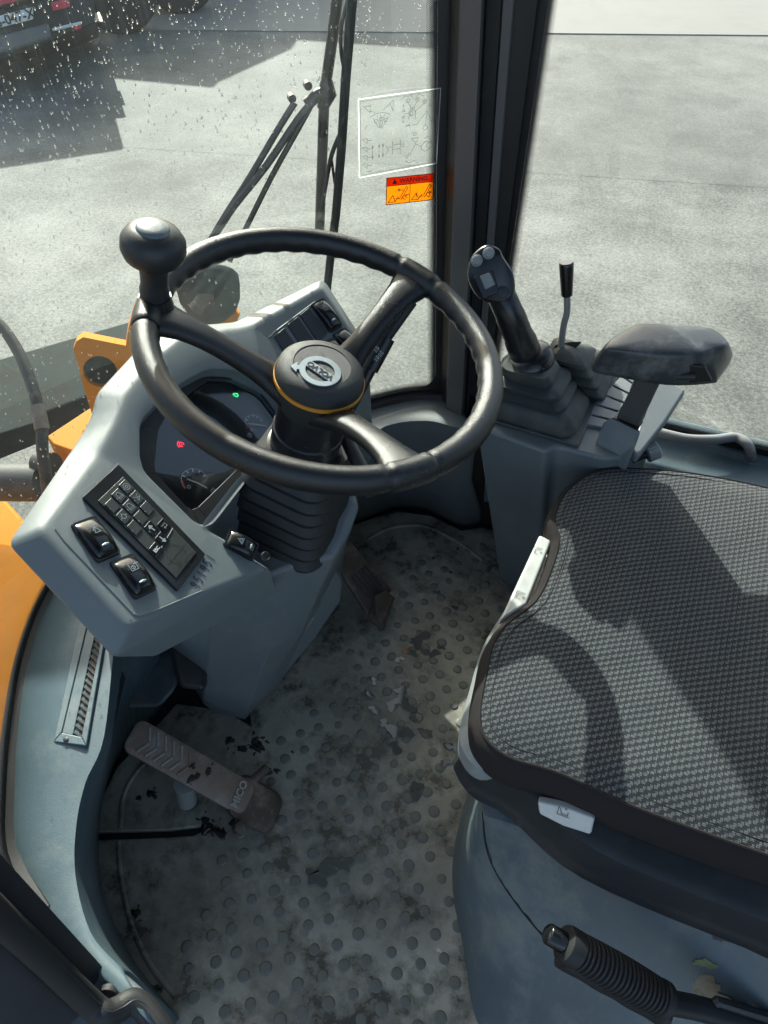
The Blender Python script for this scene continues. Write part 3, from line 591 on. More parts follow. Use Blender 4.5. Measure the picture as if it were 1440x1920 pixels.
for i, (u, v, r, n) in enumerate(((257, 1712, .011, 16), (290, 1856, .012, 16), (853, 1138, .010, 14), (858, 1030, .007, 8), (812, 1046, .007, 8), (845, 1072, .006, 6), (480, 1395, .02, 20), (455, 1405, .015, 16), (500, 1448, .012, 14), (405, 1560, .022, 30), (390, 1545, .02, 24), (440, 1545, .012, 14), (520, 1445, .008, 8), (430, 1390, .014, 14), (282, 1492, .014, 12), (260, 1495, .008, 6), (345, 1420, .008, 8), (960, 1080, .006, 5), (735, 1085, .003, 3), (712, 1095, .004, 4), (548, 1410, .004, 3))):
    clod(mud, at(u, v, z=ZM), r, i, n)
tag(mud.obj('mud_clods', M['mud'], smooth=50), 'wet black mud crumbs scattered on the floor mat', kind='stuff')
straw = G(); clod(straw, at(822, 1780, z=ZM), .006, 91, 12); tag(straw.obj('dry_soil_crumb', M['timber'], smooth=0), 'small yellow crumb of dry soil on the mat beside the seat base', 'crumb')

# ============================================================ PEDALS
bp = thing('brake_pedal', 'rusty brown brake pedal with slanted ribs and cast MICO lettering', 'pedal', at(470, 1530, z=.03))
P00, P01, P11, P10 = at(264, 1343, z=.185), at(231, 1402, z=.185), at(452, 1538, z=.055), at(483, 1470, z=.055)
X = (P10-P00).normalized(); Nn = X.cross(P00-P01).normalized(); Nn = Nn if Nn.z > 0 else -Nn; Y = Nn.cross(X)
cen = (P00+P01+P10+P11)/4; hx = (P10-P00).length/2; hy = (P00-P01).length/2
G().loft([rrect(cen-Nn*.012, X, Y, hx*.98, hy*.96, .012, 4), rrect(cen-Nn*.002, X, Y, hx, hy, .013, 4), rrect(cen, X, Y, hx-.003, hy-.003, .011, 4)]).obj('pedal_plate', M['rust'], bp, smooth=50)
rb = G()
for k in range(6):
    for sgn in (1, -1):
        x = -hx+.026+k*.0145; L_ = .0105
        c = cen+X*x+Y*(sgn*hy*.42); dirv = (Y*sgn*1.0-X*.55).normalized()
        w_ = .0022; g = G(); g.tube([c-dirv*L_+Nn*.0005, c+dirv*L_+Nn*.0005], w_, 8, flat=.9); g.obj('tread_rib', M['worn'] if k < 5 else M['rust'], bp)
text('cast_letters', 'MICO', (cen+X*(hx-.022)+Nn*.0004, Y, -X, Nn), .017, M['worn'], bp, .0009, bold=.0004)
G().loft([rrect(at(478, 1508, z=z_), X, Y, .045*s_, .034*s_, .02, 6) for z_, s_ in ((.013, 1.05), (.04, 1.0), (.048, .93))]).obj('pedal_base', M['rustdark'], bp, smooth=50)
G().tube([at(425, 1515, z=.05)+_Z*.01, at(500, 1440, z=.045)], .008, 12).obj('hinge_pin', M['rustdark'], bp)
G().lathe(at(450, 1552, z=.055), Nn, [(.010, -.01), (.010, .004), (.006, .006)], 8).obj('bolt', M['rustdark'], bp)
G().tube([at(345, 1470, z=.10), at(350, 1500, z=.03)], [.016, .017], 16).obj('plunger', M['greyplastic'], bp)
clodp = G(); [clod(clodp, cen+X*dx_+Y*dy_+Nn*.001, .012, 40+i, 14, .25) for i, (dx_, dy_) in enumerate(((-.004, .003), (.012, -.006), (.024, .01), (.004, -.014)))]
tag(clodp.obj('pedal_mud', M['mud'], smooth=0), 'dried mud caked on the middle of the brake pedal', kind='stuff')
ap = thing('accelerator_pedal', 'dark rusty accelerator pedal half hidden behind the steering pedestal', 'pedal', at(690, 1140, z=.02))
q = [at(618, 1040, z=.15), at(655, 1010, z=.15), at(735, 1105, z=.05), at(690, 1150, z=.05)]
G().prism(q, (-.004, 0, -.014)).obj('pedal_plate', M['rustdark'], ap, bevel=.003)
for k in range(5):
    a_ = q[0].lerp(q[1], .2+.15*k); b_ = q[3].lerp(q[2], .2+.15*k); G().tube([a_.lerp(b_, .45)+_Z*.001, a_.lerp(b_, .85)+_Z*.001], .002, 6).obj('tread_rib', M['gasket'], ap)
e_ = [at(690, 1150, z=.052), at(713, 1108, z=.06), at(738, 1118, z=.06), at(718, 1168, z=.045)]
G().prism(e_, (0, 0, -.03)).obj('heel_bracket', M['rustdark'], ap, bevel=.003)
G().prism([at(700, 1118, z=.075), at(722, 1106, z=.07), at(737, 1118, z=.05), at(716, 1166, z=.04), at(704, 1160, z=.05)], (.006, -.003, .0)).obj('end_flange', M['rustdark'], ap, bevel=.0015)

# ============================================================ STEERING PEDESTAL AND DASH
AX = V((math.sin(.247), 0, math.cos(.247))); WC = V((-.3115, .614, .7415))
ped = thing('steering_pedestal', 'scuffed grey-blue plastic pedestal carrying the steering column', 'pedestal', (-.46, .58, 0))
T = [at(398, 1140, z=.44), at(478, 1092, z=.425), at(560, 1062, z=.42), at(628, 1046, z=.42), at(655, 1000, z=.43), at(674, 950, z=.45), at(660, 905, z=.46), V((-.45, .70, .46)), V((-.56, .66, .46)), V((-.56, .42, .46))]
B2 = [at(380, 1320, z=.03), at(405, 1338, z=.015), at(458, 1352, z=.0), at(520, 1290, z=.01), at(556, 1222, z=.02), at(600, 1160, z=.03), at(640, 1090, z=.03), V((-.48, .72, 0)), V((-.60, .66, 0)), V((-.60, .50, 0))]
def mixr(t, sw=None): return [a_.lerp(b_, t) for a_, b_ in zip(T, B2)]
r1 = mixr(.06); r2 = mixr(.5)
G().loft([[p+(V((-.46, .56, p.z))-p)*.06+V((0, 0, .006)) for p in T], T, r1, r2, mixr(.94), B2]).obj('shroud', M['trim'], ped, bevel=.012, seg=3)
G().prism([(-.66, .46, .28), (-.70, .52, .28), (-.72, .70, .28), (-.52, .70, .28), (-.52, .46, .28)], (0, 0, .22)).obj('hidden_sun_block', M['dark'], ped, bevel=.005)  # unseen block added under the dash to stop sun reaching the floor
# lobe on the right flank of the pedestal
lobe = [at(u, v, z=z_) for u, v, z_ in ((600, 1050, .30), (628, 1062, .26), (645, 1092, .22), (640, 1130, .16), (594, 1190, .09), (532, 1275, .03), (515, 1275, .03), (440, 1228, .10), (470, 1212, .13), (540, 1215, .12), (585, 1160, .16))]
G().prism(lobe, (-.05, .06, -.01)).obj('flank_moulding', M['trim'], ped, bevel=.008, seg=3)
G().prism([at(u, v, z=.20) for u, v in ((312, 1195), (345, 1185), (392, 1205), (385, 1295), (335, 1290))], (-.05, .05, -.12)).obj('inner_panel', M['dark'], ped, bevel=.01)
G().prism([at(u, v, z=.10) for u, v in ((205, 1235), (330, 1180), (335, 1290), (300, 1330), (215, 1330))], (-.06, .06, -.08)).obj('kick_panel', M['panel'], ped, bevel=.012)
# dash surface: three facets meeting in creases
YA, YB, TL, WG = .455, .78, .70, .268
OD = V((-.44, .45, .561))
def dz(x, y): return .561-TL*(x+.44)+WG*max(0, YA-y)+WG*max(0, y-YB)
def dpx(u, v, lift=0.0):
    best = None
    for n, o in ((V((TL, 0, 1)), V((-.44, .5, .561))), (V((TL, WG, 1)), V((-.44, YA, .561))), (V((TL, -WG, 1)), V((-.44, YB, .561)))):
        p = onp(u, v, o+_Z*lift, n); e = abs(p.z-lift-dz(p.x, p.y))
        if best is None or e < best[0]: best = (e, p)
    return best[1]
NC, NN, NF = V((TL, 0, 1)).normalized(), V((TL, WG, 1)).normalized(), V((TL, -WG, 1)).normalized()
dash = thing('dashboard', 'grey-blue angular dashboard with instrument cluster between two wings', 'dashboard', (-.5, .58, .5))
# (ridge pixel, rim pixel) pairs, clockwise from the near corner
def roundloop(lp_, f=.22, n=3, mx=.009):
    out = []; N_ = len(lp_)
    for i in range(N_):
        p, a_, b_ = lp_[i], lp_[i-1], lp_[(i+1) % N_]
        A_ = p+(a_-p)*min(f, mx/max(1e-6, (a_-p).length)); B2_ = p+(b_-p)*min(f, mx/max(1e-6, (b_-p).length))
        for k in range(n+1): t = k/n; out.append(A_*(1-t)**2+p*2*t*(1-t)+B2_*t*t)
    return out
pairs = [((243, 1178), (212, 1236)), ((74, 990), (11, 1020)), ((212, 792), (152, 812)), ((222, 765), (168, 782)), ((232, 738), (180, 735)), ((285, 672), (250, 660)), ((342, 628), (330, 612)), ((452, 614), (440, 603)), ((597, 538), (600, 524)), ((606, 541), (612, 530)), ((682, 652), (693, 656)), ((640, 778), (650, 790)), ((600, 800), (604, 806)), ((520, 860), (520, 868)), ((455, 905), (452, 916)), ((388, 992), (388, 1000)), ((420, 1010), (420, 1020)), ((500, 1066), (512, 1070)), ((444, 1090), (450, 1106)), ((330, 1136), (330, 1170))]
top = [dpx(*a_) for a_, _ in pairs]
rim = []
for (a_, b_), t_ in zip(pairs, top):
    rim.append(dpx(*b_, lift=-.030))
hole_px = [(262, 790), (262, 856), (270, 884), (362, 976), (378, 984), (396, 978), (462, 893), (524, 800), (536, 770), (500, 722), (440, 692), (390, 690), (344, 714), (300, 748)]
hole = [dpx(*p) for p in hole_px]
def cdt(outer, holes, creases):
    pts = []; ed = []
    for lp_ in [outer]+holes:
        n0 = len(pts); pts += [(p.x, p.y) for p in lp_]; ed += [(n0+i, n0+(i+1) % len(lp_)) for i in range(len(lp_))]
    for a_, b_ in creases: n0 = len(pts); pts += [a_, b_]; ed.append((n0, n0+1))
    vs, es, fs, *_ = delaunay_2d_cdt([V(p) for p in pts], ed, [], 0, 1e-6)
    keep = []
    for f in fs:
        c = sum((vs[i] for i in f), V((0, 0)))/len(f)
        if inpoly(c, outer) and not any(inpoly(c, h) for h in holes): keep.append(tuple(f))
    return [V((v.x, v.y, 0)) for v in vs], keep
def setz(p, l=0): return V((p.x, p.y, dz(p.x, p.y)+l))
def densify(A_, B2_):
    oa, ob = [], []
    for i in range(len(A_)):
        j = (i+1) % len(A_); m_ = max(1, int((A_[j]-A_[i]).length/.008))
        for k in range(m_): oa.append(A_[i].lerp(A_[j], k/m_)); ob.append(B2_[i].lerp(B2_[j], k/m_))
    return oa, ob
top, rim = densify(roundloop(top), roundloop(rim)); hole = roundloop(hole, .3, 3, .012); hole = [setz(p) for p in densify(hole, hole)[0]]; top = [setz(p) for p in top]
nT_ = len(top)
def inl(loop, d_):
    out = []
    for i in range(len(loop)):
        t = loop[(i+1) % len(loop)]-loop[i-1]; n = V((-t.y, t.x, 0)).normalized(); out.append(n)
    sgn = 1 if inpoly(loop[0]+out[0]*.002, loop) else -1
    return [setz(p+n*(sgn*d_)) for p, n in zip(loop, out)]
top0 = inl(top, .007); hole0 = inl(hole, -.003)
vs, fs = cdt(top0, [hole0], [((-.9, YA), (.1, YA)), ((-.9, YB), (.1, YB))])
used = sorted({i for f in fs for i in f}); mp_ = {o: n for n, o in enumerate(used)}
vv = [setz(vs[i]) for i in used]; ff = [tuple(mp_[i] for i in f) for f in fs]
g = G(); g.add(vv, ff)
def low_of(p): return V((p.x*.99-.004, .58+(p.y-.58)*(1.04 if p.y > .7 else .97), .29)) if (p.y > .45 and p.x < -.47) or (p.y > .72 and p.x < -.33) else V((p.x*.9-.043, .58+(p.y-.58)*.86, p.z-.07))  # skirt shaped low and wide in front to block sun from the floor
low = [low_of(p) for p in rim]
rings = [top0]
for t in (.3, .6, 1.0): rings.append([a_*(1-t)**2+b_*2*t*(1-t)+b_.lerp(c_, .16)*t*t for a_, b_, c_ in zip(top0, top, rim)])
for t in (0, .33, .66, 1.0): rings.append([b_.lerp(c_, .86)*(1-t)**2+c_*2*t*(1-t)+c_.lerp(l_, min(.9, .006/max(.001, (l_-c_).length)))*t*t for b_, c_, l_ in zip(top, rim, low)])
rings.append(low); g.loft(rings, False, True)
lw_ = [p-NC*.034+(V((-.43, .56, 0))-V((p.x, p.y, 0)))*.05 for p in hole]
g.loft([hole0, [p-NC*.0012 for p in hole], [p-NC*.004+(q-p)*.1 for p, q in zip(hole, lw_)], lw_], False, False)
me_ = bpy.data.meshes.new('t'); me_.from_pydata([tuple(v) for v in g.v], [], g.f); bm = bmesh.new(); bm.from_mesh(me_); bmesh.ops.remove_doubles(bm, verts=bm.verts, dist=.0003)
bm.to_mesh(me_); bm.free(); hv = [v.co.copy() for v in me_.vertices]; hf = [tuple(p.vertices) for p in me_.polygons]; bpy.data.meshes.remove(me_)
mk('housing', hv, hf, M['dash'], dash, smooth=38)
# raised moulding round the near wing and the far wing
def ring(ptsA, ptsB, up_, name, m, parent, bev=.001):
    g = G(); n = len(ptsA)
    for i in range(n): g.prism([ptsA[i], ptsA[(i+1) % n], ptsB[(i+1) % n], ptsB[i]], up_)
    return g.obj(name, m, parent, bevel=bev)
g = G()
g.tube([dpx(u, v, .0005) for u, v in ((104, 992), (120, 1014), (250, 1152), (262, 1154), (300, 1142), (380, 1108))], .0013, 8, flat=.6); g.obj('edge_moulding', M['dash'], dash)
g = G(); g.tube([dpx(u, v, .0005) for u, v in ((505, 632), (515, 622), (590, 566), (600, 566), (662, 640))], .0012, 8, flat=.6); g.obj('edge_moulding', M['dash'], dash)
# instrument cluster
ic = thing('instrument_cluster', 'dark instrument display with two gauges and a red and a green lamp lit', 'instrument display', dpx(400, 840, -.03)); ic.parent = dash; ic.location = ORG[ic.name]-ORG[dash.name]
for k_ in ('category', 'label'): del ic[k_]
def cpx(u, v, lift=-.022): return onp(u, v, V((-.44, .5, .561+lift)), NC)
bez_o = [cpx(u, v, -.020) for u, v in ((258, 790), (258, 860), (268, 890), (362, 986), (378, 992), (398, 984), (470, 895), (530, 800), (545, 770), (505, 715), (440, 684), (388, 682), (340, 706), (295, 742))]
bez_i = [cpx(u, v, -.020) for u, v in ((297, 806), (290, 870), (293, 888), (348, 948), (360, 955), (371, 951), (446, 878), (492, 830), (520, 776), (488, 737), (454, 711), (396, 709), (362, 733), (318, 768))]
ring(bez_o, bez_i, -NC*.004, 'bezel', M['dark'], ic)
face = [p-NC*.008 for p in bez_i]; cf = sum(face, V((0, 0, 0)))/len(face)
face = [cf+(p-cf)*1.06 for p in face]
G().add(face, [tuple(range(len(face)))]).obj('display_face', M['gloss'], ic, smooth=0)
G().add([p-NC*.0015 for p in bez_i], [tuple(range(len(bez_i)))]).obj('display_lens', M['clear'], ic, smooth=0)
def gauge(u, v, sc_, ndl, icon):
    c = onp(u, v, cf, NC); B_ = basis(c, onp(u+30, v+20, cf, NC), NC); r = .0185*sc_
    gg = G(); lines = [circ2(0, 0, r, 18, 60, 250)]; strokes(gg, B_, lines, .0005)
    for a_ in (70, 100, 130, 160, 190): ca, sa = math.cos(math.radians(a_)), math.sin(math.radians(a_)); strokes(gg, B_, [[(r*.78*ca, r*.78*sa), (r*.95*ca, r*.95*sa)]], .0016)
    strokes(gg, B_, [circ2(icon[0], icon[1], .0022, 10)], .0006)
    x_, y_ = icon[2], icon[3]; strokes(gg, B_, [[(x_-.003, y_-.003), (x_+.001, y_-.003), (x_+.001, y_+.003), (x_-.003, y_+.003), (x_-.003, y_-.003)], [(x_-.003, y_+.0005), (x_+.001, y_+.0005)], [(x_+.001, y_+.001), (x_+.003, y_), (x_+.003, y_-.002)]], .0006)
    gg.obj('gauge_scale', M['white'], ic)
    g3 = G(); strokes(g3, B_, [circ2(0, 0, r*.92, 5, 215, 250)], .0022); g3.obj('gauge_red_zone', M['red'], ic)
    G().tube([onp(*ndl[0], cf+NC*.002, NC), onp(*ndl[1], cf+NC*.0035, NC), onp(*ndl[2], cf+NC*.002, NC)], [.0006, .0009, .0009], 6).obj('needle', M['needle'], ic)
gauge(366, 903, 1, ((351, 898), (370, 905), (388, 915)), (-.003, -.012, .026, .004))
gauge(478, 795, .8, ((464, 794), (482, 796), (499, 799)), (.0, -.012, .002, -.022))
for nm, u, v, m_, ls in (('red_lamp', 340, 834, 'red_led', [circ2(0, 0, .0032, 10, 0, 300), circ2(0, 0, .0055, 8, 130, 240), [(0, .001), (0, -.0015)]]), ('green_lamp', 441, 741, 'green_led', [[(-.003, -.002), (.003, -.002)], [(-.003, .002), (.003, .002)], circ2(.001, 0, .003, 8, -90, 90), [(-.004, 0), (-.001, 0)]])):
    c = onp(u, v, cf, NC); gg = G(); strokes(gg, basis(c, onp(u+30, v+5, cf, NC), NC), ls,   .0008, lift=.001); gg.obj(nm, M[m_], ic)
# keypad on the near wing
kc = [dpx(220, 873), dpx(153, 935), dpx(331, 1110), dpx(383, 1042)]
kp = bpy.data.objects.new('keypad', None); COL.objects.link(kp); kp.parent = dash; ORG['keypad'] = dpx(270, 990); kp.location = ORG['keypad']-ORG[dash.name]
G().prism([p-NN*.002 for p in kc], NN*.006).obj('keypad_frame', M['keydk'], kp, bevel=.0012)
def kq(s_, t_, lift=.0045):                                          # s along the short side (from left/back), t along the long side
    a_ = kc[1].lerp(kc[0], s_); b_ = kc[2].lerp(kc[3], s_); return a_.lerp(b_, t_)+NN*lift
G().prism([kq(.0, -.012, .0042), kq(1, -.012, .0042), kq(1, .0, .0042), kq(0, .0, .0042)], NN*.0004).obj('steel_edge', M['edge'], kp)
G().prism([kq(.14, .10), kq(.86, .10), kq(.86, .93), kq(.14, .93)], NN*.0008).obj('key_plate', M['key'], kp, bevel=.0006)
KX = (kc[0]-kc[1]).normalized(); KY = -(kc[2]-kc[1]).normalized(); KY = (KY-KX*KY.dot(KX)).normalized()
icons = {(0, 1): 'lamp', (0, 2): 'fan', (1, 2): 'arm', (1, 1): 'lamp2', (1, 0): 'wedge'}
nums = {(0, 0): '1', (0, 1): '2', (0, 2): '3', (1, 0): '4', (1, 1): '5', (1, 2): '6', (2, 0): '7', (2, 1): '8', (2, 2): '9', (3, 1): '0'}
dy_ = {0: .07, 1: .035, 2: 0}
def keyc(r_, c_): return (.14+.72*(c_+.5)/3, .115+.118*(r_+.5)+(.03 if c_ == 0 else .012 if c_ == 1 else 0))
for r_ in range(5):
    for c_ in range(3):
        if (r_, c_) in ((3, 0), (3, 2), (4, 2)) : continue
        s_, t_ = keyc(r_, c_)
        if (r_, c_) == (4, 1): s_ += 0; 
        a_, h_ = .098, .050
        q = [kq(s_-a_, t_-h_, .0053), kq(s_+a_, t_-h_, .0053), kq(s_+a_, t_+h_, .0053), kq(s_-a_, t_+h_, .0053)]
        ko = G().prism(q, NN*.0016).obj('key', M['gloss'] if (r_, c_) in ((3, 1), (4, 1), (4, 0)) else M['key'], kp, bevel=.0007)
        B_ = (kq(s_, t_, .0070), KX, KY, NN)
        # the legends follow the keypad's long side
        LX = (KX*.62-KY*.0+KX*.38).normalized(); B_ = (B_[0], LX, NN.cross(LX), NN)
        gg = G(); ic_ = icons.get((r_, c_))
        if ic_ in ('lamp', 'lamp2'): strokes(gg, B_, [circ2(0, .0015, .0028, 9, 0, 180)+[(-.0028, .0015), (-.004, -.003)], [(.0028, .0015), (.004, -.003)], [(-.002, -.001), (-.003, -.0045)], [(0, -.001), (0, -.0045)], [(.002, -.001), (.003, -.0045)]], .0006)
        if ic_ == 'fan': strokes(gg, B_, [circ2(0, 0, .0042, 14), circ2(0, 0, .0018, 8)], .0006)
        if ic_ == 'arm': strokes(gg, B_, [[(-.004, .003), (0, 0), (-.002, -.004), (.004, -.001), (0, 0)], [(.001, .002), (.004, .003)]], .0006)
        if ic_ == 'wedge': strokes(gg, B_, [circ2(0, 0, .003, 8), [(-.005, 0), (-.003, 0)], [(.003, 0), (.005, 0)], [(0, .003), (0, .005)]], .0006)
        if (r_, c_) == (3, 1): strokes(gg, B_, [[(.0, -.004), (.0, .002)], [(-.0025, .0012), (0, .0042), (.0025, .0012)], [(-.0012, .0022), (.0012, .0022)]], .0018)
        if (r_, c_) == (4, 1): strokes(gg, B_, [[(.0, .004), (.0, -.002)], [(-.0025, -.0012), (0, -.0042), (.0025, -.0012)], [(-.0012, -.0022), (.0012, -.0022)]], .0018)
        if gg.v: gg.obj('key_icon', M['silver'], kp)
        if (r_, c_) in nums: text('key_number', nums[(r_, c_)], B_, .0032, M['silver'], kp, .0001, (-.0062, -.001))
        if (r_, c_) == (4, 0): text('key_text', 'ESC', (B_[0], (LX*.75-B_[2]*.0).normalized(), B_[2], NN), .0058, M['white'], kp, .0001, bold=.0001)
s_, t_ = .74, .60
q = [kq(s_-.1, t_-.05, .0053), kq(s_+.1, t_-.05, .0053), kq(s_+.1, t_+.05, .0053), kq(s_-.1, t_+.05, .0053)]
G().prism(q, NN*.0016).obj('key', M['gloss'], kp, bevel=.0007)
text('key_text', 'SELECT', (kq(s_, t_, .0070), KX, NN.cross(KX), NN), .0026, M['silver'], kp, .0001, (0, .0018))
gg = G(); strokes(gg, (kq(s_, t_, .0070), KX, NN.cross(KX), NN), [[(.003, .0005), (.003, -.002), (-.003, -.002)], [(-.0015, -.0035), (-.003, -.002), (-.0015, -.0005)]], .0006); gg.obj('key_icon', M['silver'], kp)
G().prism([kq(.16, .705, .0053), kq(.84, .66, .0053), kq(.84, .667, .0053), kq(.16, .712, .0053)], NN*.0014).obj('steel_strip', M['greyplastic'], kp, bevel=.0004)
B_ = (kq(.5, .82, .0054), KX, NN.cross(KX), NN); gg = G(); strokes(gg, B_, [circ2(0, 0, .0125, 24), [(-.019, 0), (.019, 0)], [(-.019, -.013), (-.01, -.011)], [(.019, -.013), (.01, -.011)], [(0, -.0125), (0, -.019)]], .0006); gg.obj('blank_key_outline', M['gasket'], kp)
# handwritten number
hw = {'9': [circ2(0, .25, .25, 8), [(.25, .25), (.15, -.5)]], '5': [[(.25, .5), (-.2, .5), (-.22, .1), (.1, .12), (.25, -.15), (.1, -.45), (-.25, -.45)]], '1': [[(0, .5), (0, -.5)]], '6': [[(.2, .5), (-.15, .1), (-.25, -.25), (0, -.5), (.22, -.25), (0, 0), (-.2, -.15)]]}
p0, p1 = dpx(366, 1098, .0006), dpx(395, 1046, .0006); e_ = (p1-p0)
g = G(); Xh = e_.normalized(); Yh = NN.cross(Xh)
for k, ch in enumerate('951951'):
    o = p0+e_*(k/5); strokes(g, (o, Xh, Yh, NN), [[(x*.008, y*.012) for x, y in ln] for ln in hw[ch]], .0014)
g.obj('handwritten_number', M['ink'], dash)
# rocker switches
def rocker(name, parent, ca, cb, wpx, n, icon, lens=True, m='gloss'):
    A, B_ = ca, cb; X = (B_-A).normalized(); Y = n.cross(X); L_ = (B_-A).length; c = (A+B_)/2; w = wpx
    t = bpy.data.objects.new(name, None); COL.objects.link(t); t.parent = parent; ORG[t.name] = c; t.location = c-ORG[parent.name]
    G().loft([rrect(c-n*.001, X, Y, L_/2+.002, w/2+.0015, .004, 3), rrect(c+n*.0018, X, Y, L_/2+.001, w/2+.001, .004, 3)]).obj('switch_frame', M['black'], t)
    rings = []
    for k in range(-8, 9):
        s_ = k/8; x = s_*L_/2; h = .0095-.0065*s_*s_+.002*s_; hw_ = w/2*(1-.18*abs(s_)**3)
        if abs(k) == 8: h *= .35
        rings.append([c+X*x+Y*y_+n*z_ for y_, z_ in ((-hw_, 0), (-hw_, h*.6), (-hw_*.86, h*.9), (-hw_*.4, h), (hw_*.4, h), (hw_*.86, h*.9), (hw_, h*.6), (hw_, 0))])
    G().loft(rings).obj('rocker', M[m], t, smooth=50)
    IX = -Y; IY = X*-1.0
    if lens: g = G(); g.tube([c+X*(L_*.26)-Y*w*.16+n*.0092, c+X*(L_*.26)+n*.0098, c+X*(L_*.26)+Y*w*.16+n*.0092], [.0004, .0017, .0004], 8, flat=.4, up=n); g.obj('indicator_window', M['silver'], t)
    gg = G(); strokes(gg, (c-X*(L_*.14)+n*.0102, IX, IY, n), icon, .0007); gg.obj('switch_icon', M['silver'], t)
    return t
I_bucket = [[(-.004, -.004), (.003, -.004), (0, .003), (-.004, -.004)], [(.001, .003), (.004, -.001)], circ2(.001, .006, .0015, 8), [(-.003, .006), (-.001, .006)]]
I_coup = [[(-.004, .005), (-.004, -.004), (.005, -.004), (.005, .005)], [(-.007, .003), (-.001, .003)], circ2(.001, -.0005, .0022, 8), [(.001, -.002), (.001, .002)]]
I_haz = [[(-.0045, -.0035), (.0045, -.0035), (0, .0045), (-.0045, -.0035)], [(-.0025, -.002), (.0025, -.002), (0, .002), (-.0025, -.002)]]
I_lamp = [circ2(0, 0, .0022, 8)]+[[(.0033*math.cos(a_), .0033*math.sin(a_)), (.0052*math.cos(a_), .0052*math.sin(a_))] for a_ in [k*math.pi/4 for k in range(8)]]
I_box = [[(-.004, -.003), (.004, -.003), (.003, .003), (-.003, .003), (-.004, -.003)], [(-.004, .001), (-.006, -.002), (-.005, -.005), (.002, -.005)]]
I_wk = [[(-.0005, -.002), (.004, -.002), (.004, .003), (-.0005, .003), (-.0005, -.002)], [(-.001, .004), (-.003, .006)], [(.002, .0045), (.002, .007)], [(-.002, .001), (-.005, .002)], [(-.002, -.002), (-.004, -.004)]]
rocker('rocker_switch', dash, dpx(156, 977, .002), dpx(204, 1044, .002), .029, NN, I_bucket)
rocker('rocker_switch', dash, dpx(228, 1048, .002), dpx(273, 1112, .002), .029, NN, I_coup)
rocker('rocker_switch', dash, dpx(427, 1008, .002), dpx(478, 1036, .002), .024, NC, I_haz)
rocker('rocker_switch', dash, dpx(595, 566, .002), dpx(630, 616, .002), .025, NF, I_wk)
rocker('rocker_switch', dash, dpx(636, 622, .002), dpx(672, 672, .002), .025, NF, I_lamp)
rocker('rocker_switch', dash, dpx(614, 640, .002), dpx(650, 692, .002), .025, NF, I_box)
for q in (((561, 592), (578, 578), (614, 625), (596, 643)), ((538, 610), (557, 595), (592, 645), (572, 662)), ((513, 632), (532, 616), (566, 665), (546, 680))):
    G().prism([dpx(*p, lift=-.001) for p in q], NF*.003).obj('blank_switch_plate', M['blank'], dash, bevel=.0008)
# screw on the ledge beside the hazard switch
G().lathe(dpx(498, 1043, .0), NC, [(.0062, -.002), (.0062, .0012), (.0052, .0018), (.0045, .0006), (.0035, .0004), (.001, .0002)], 18).obj('screw', M['dark'], dash)
# bellows of the column
colm = thing('steering_column', 'black steering column with pleated rubber bellows and light stalk', 'steering column', WC-AX*.34)
YY = V((0, 1, 0)); XX = YY.cross(AX); rings = []
NP = 7
for k in range(NP*6+1):
    t = k/(NP*6); h = -.185-(.145)*t; ph = (k % 6)/6
    w_ = .062+.026*t+.0045*(1-abs(2*ph-1)*1.0)-.002
    rings.append(rrect(WC+AX*h+V((-.0, 0, 0)), XX, YY, w_*.92, w_, .03, 5))
G().loft(rings).obj('bellows', M['rubber'], colm, smooth=30)
G().lathe(WC-AX*.21, AX, [(.050, 0), (.050, .035), (.046, .037), (.046, .07), (.044, .072), (.044, .12)], 40).obj('column_tube', M['black'], colm, smooth=35)
G().prism([WC-AX*.195+V((.035, -.048, 0)), WC-AX*.195+V((.05, -.03, 0)), WC-AX*.175+V((.052, -.03, 0)), WC-AX*.175+V((.037, -.048, 0))], (.001, -.001, 0)).obj('paper_label', M['label'], colm)
g = G(); st0, st1, st2, st3 = at(655, 765, d=.99), at(690, 690, d=.975), at(722, 630, d=.965), at(768, 562, d=.955)
g.tube([st0, st1], [.010, .013], 14, flat=.75).tube([st1, st2], [.0165, .0165], 14, flat=.7); g.obj('stalk_body', M['black'], colm, smooth=40)
G().tube([st2, st3], [.0115, .013], 14, flat=.7).obj('stalk_grip', M['dark'], colm)
for (u, v) in ((706, 655), (714, 663), (706, 672)):
    c = onp(u, v, st1.lerp(st2, .5)+V((.008, -.008, .009)), V((.5, -.5, .7))); B_ = basis(c, onp(u+10, v-14, c, V((.5, -.5, .7))), V((.5, -.5, .7)))
    gg = G(); strokes(gg, B_, [circ2(.001, 0, .0025, 8, -90, 90)+[(.001, -.0025)], [(-.001, .002), (-.0035, .002)], [(-.001, 0), (-.0035, 0)], [(-.001, -.002), (-.0035, -.002)]], .0006); gg.obj('stalk_icon', M['white'], colm)
G().tube([WC-AX*.16+V((.03, .04, 0)), at(700, 925, d=.93)], [.009, .011], 10).obj('tilt_lever', M['black'], colm)

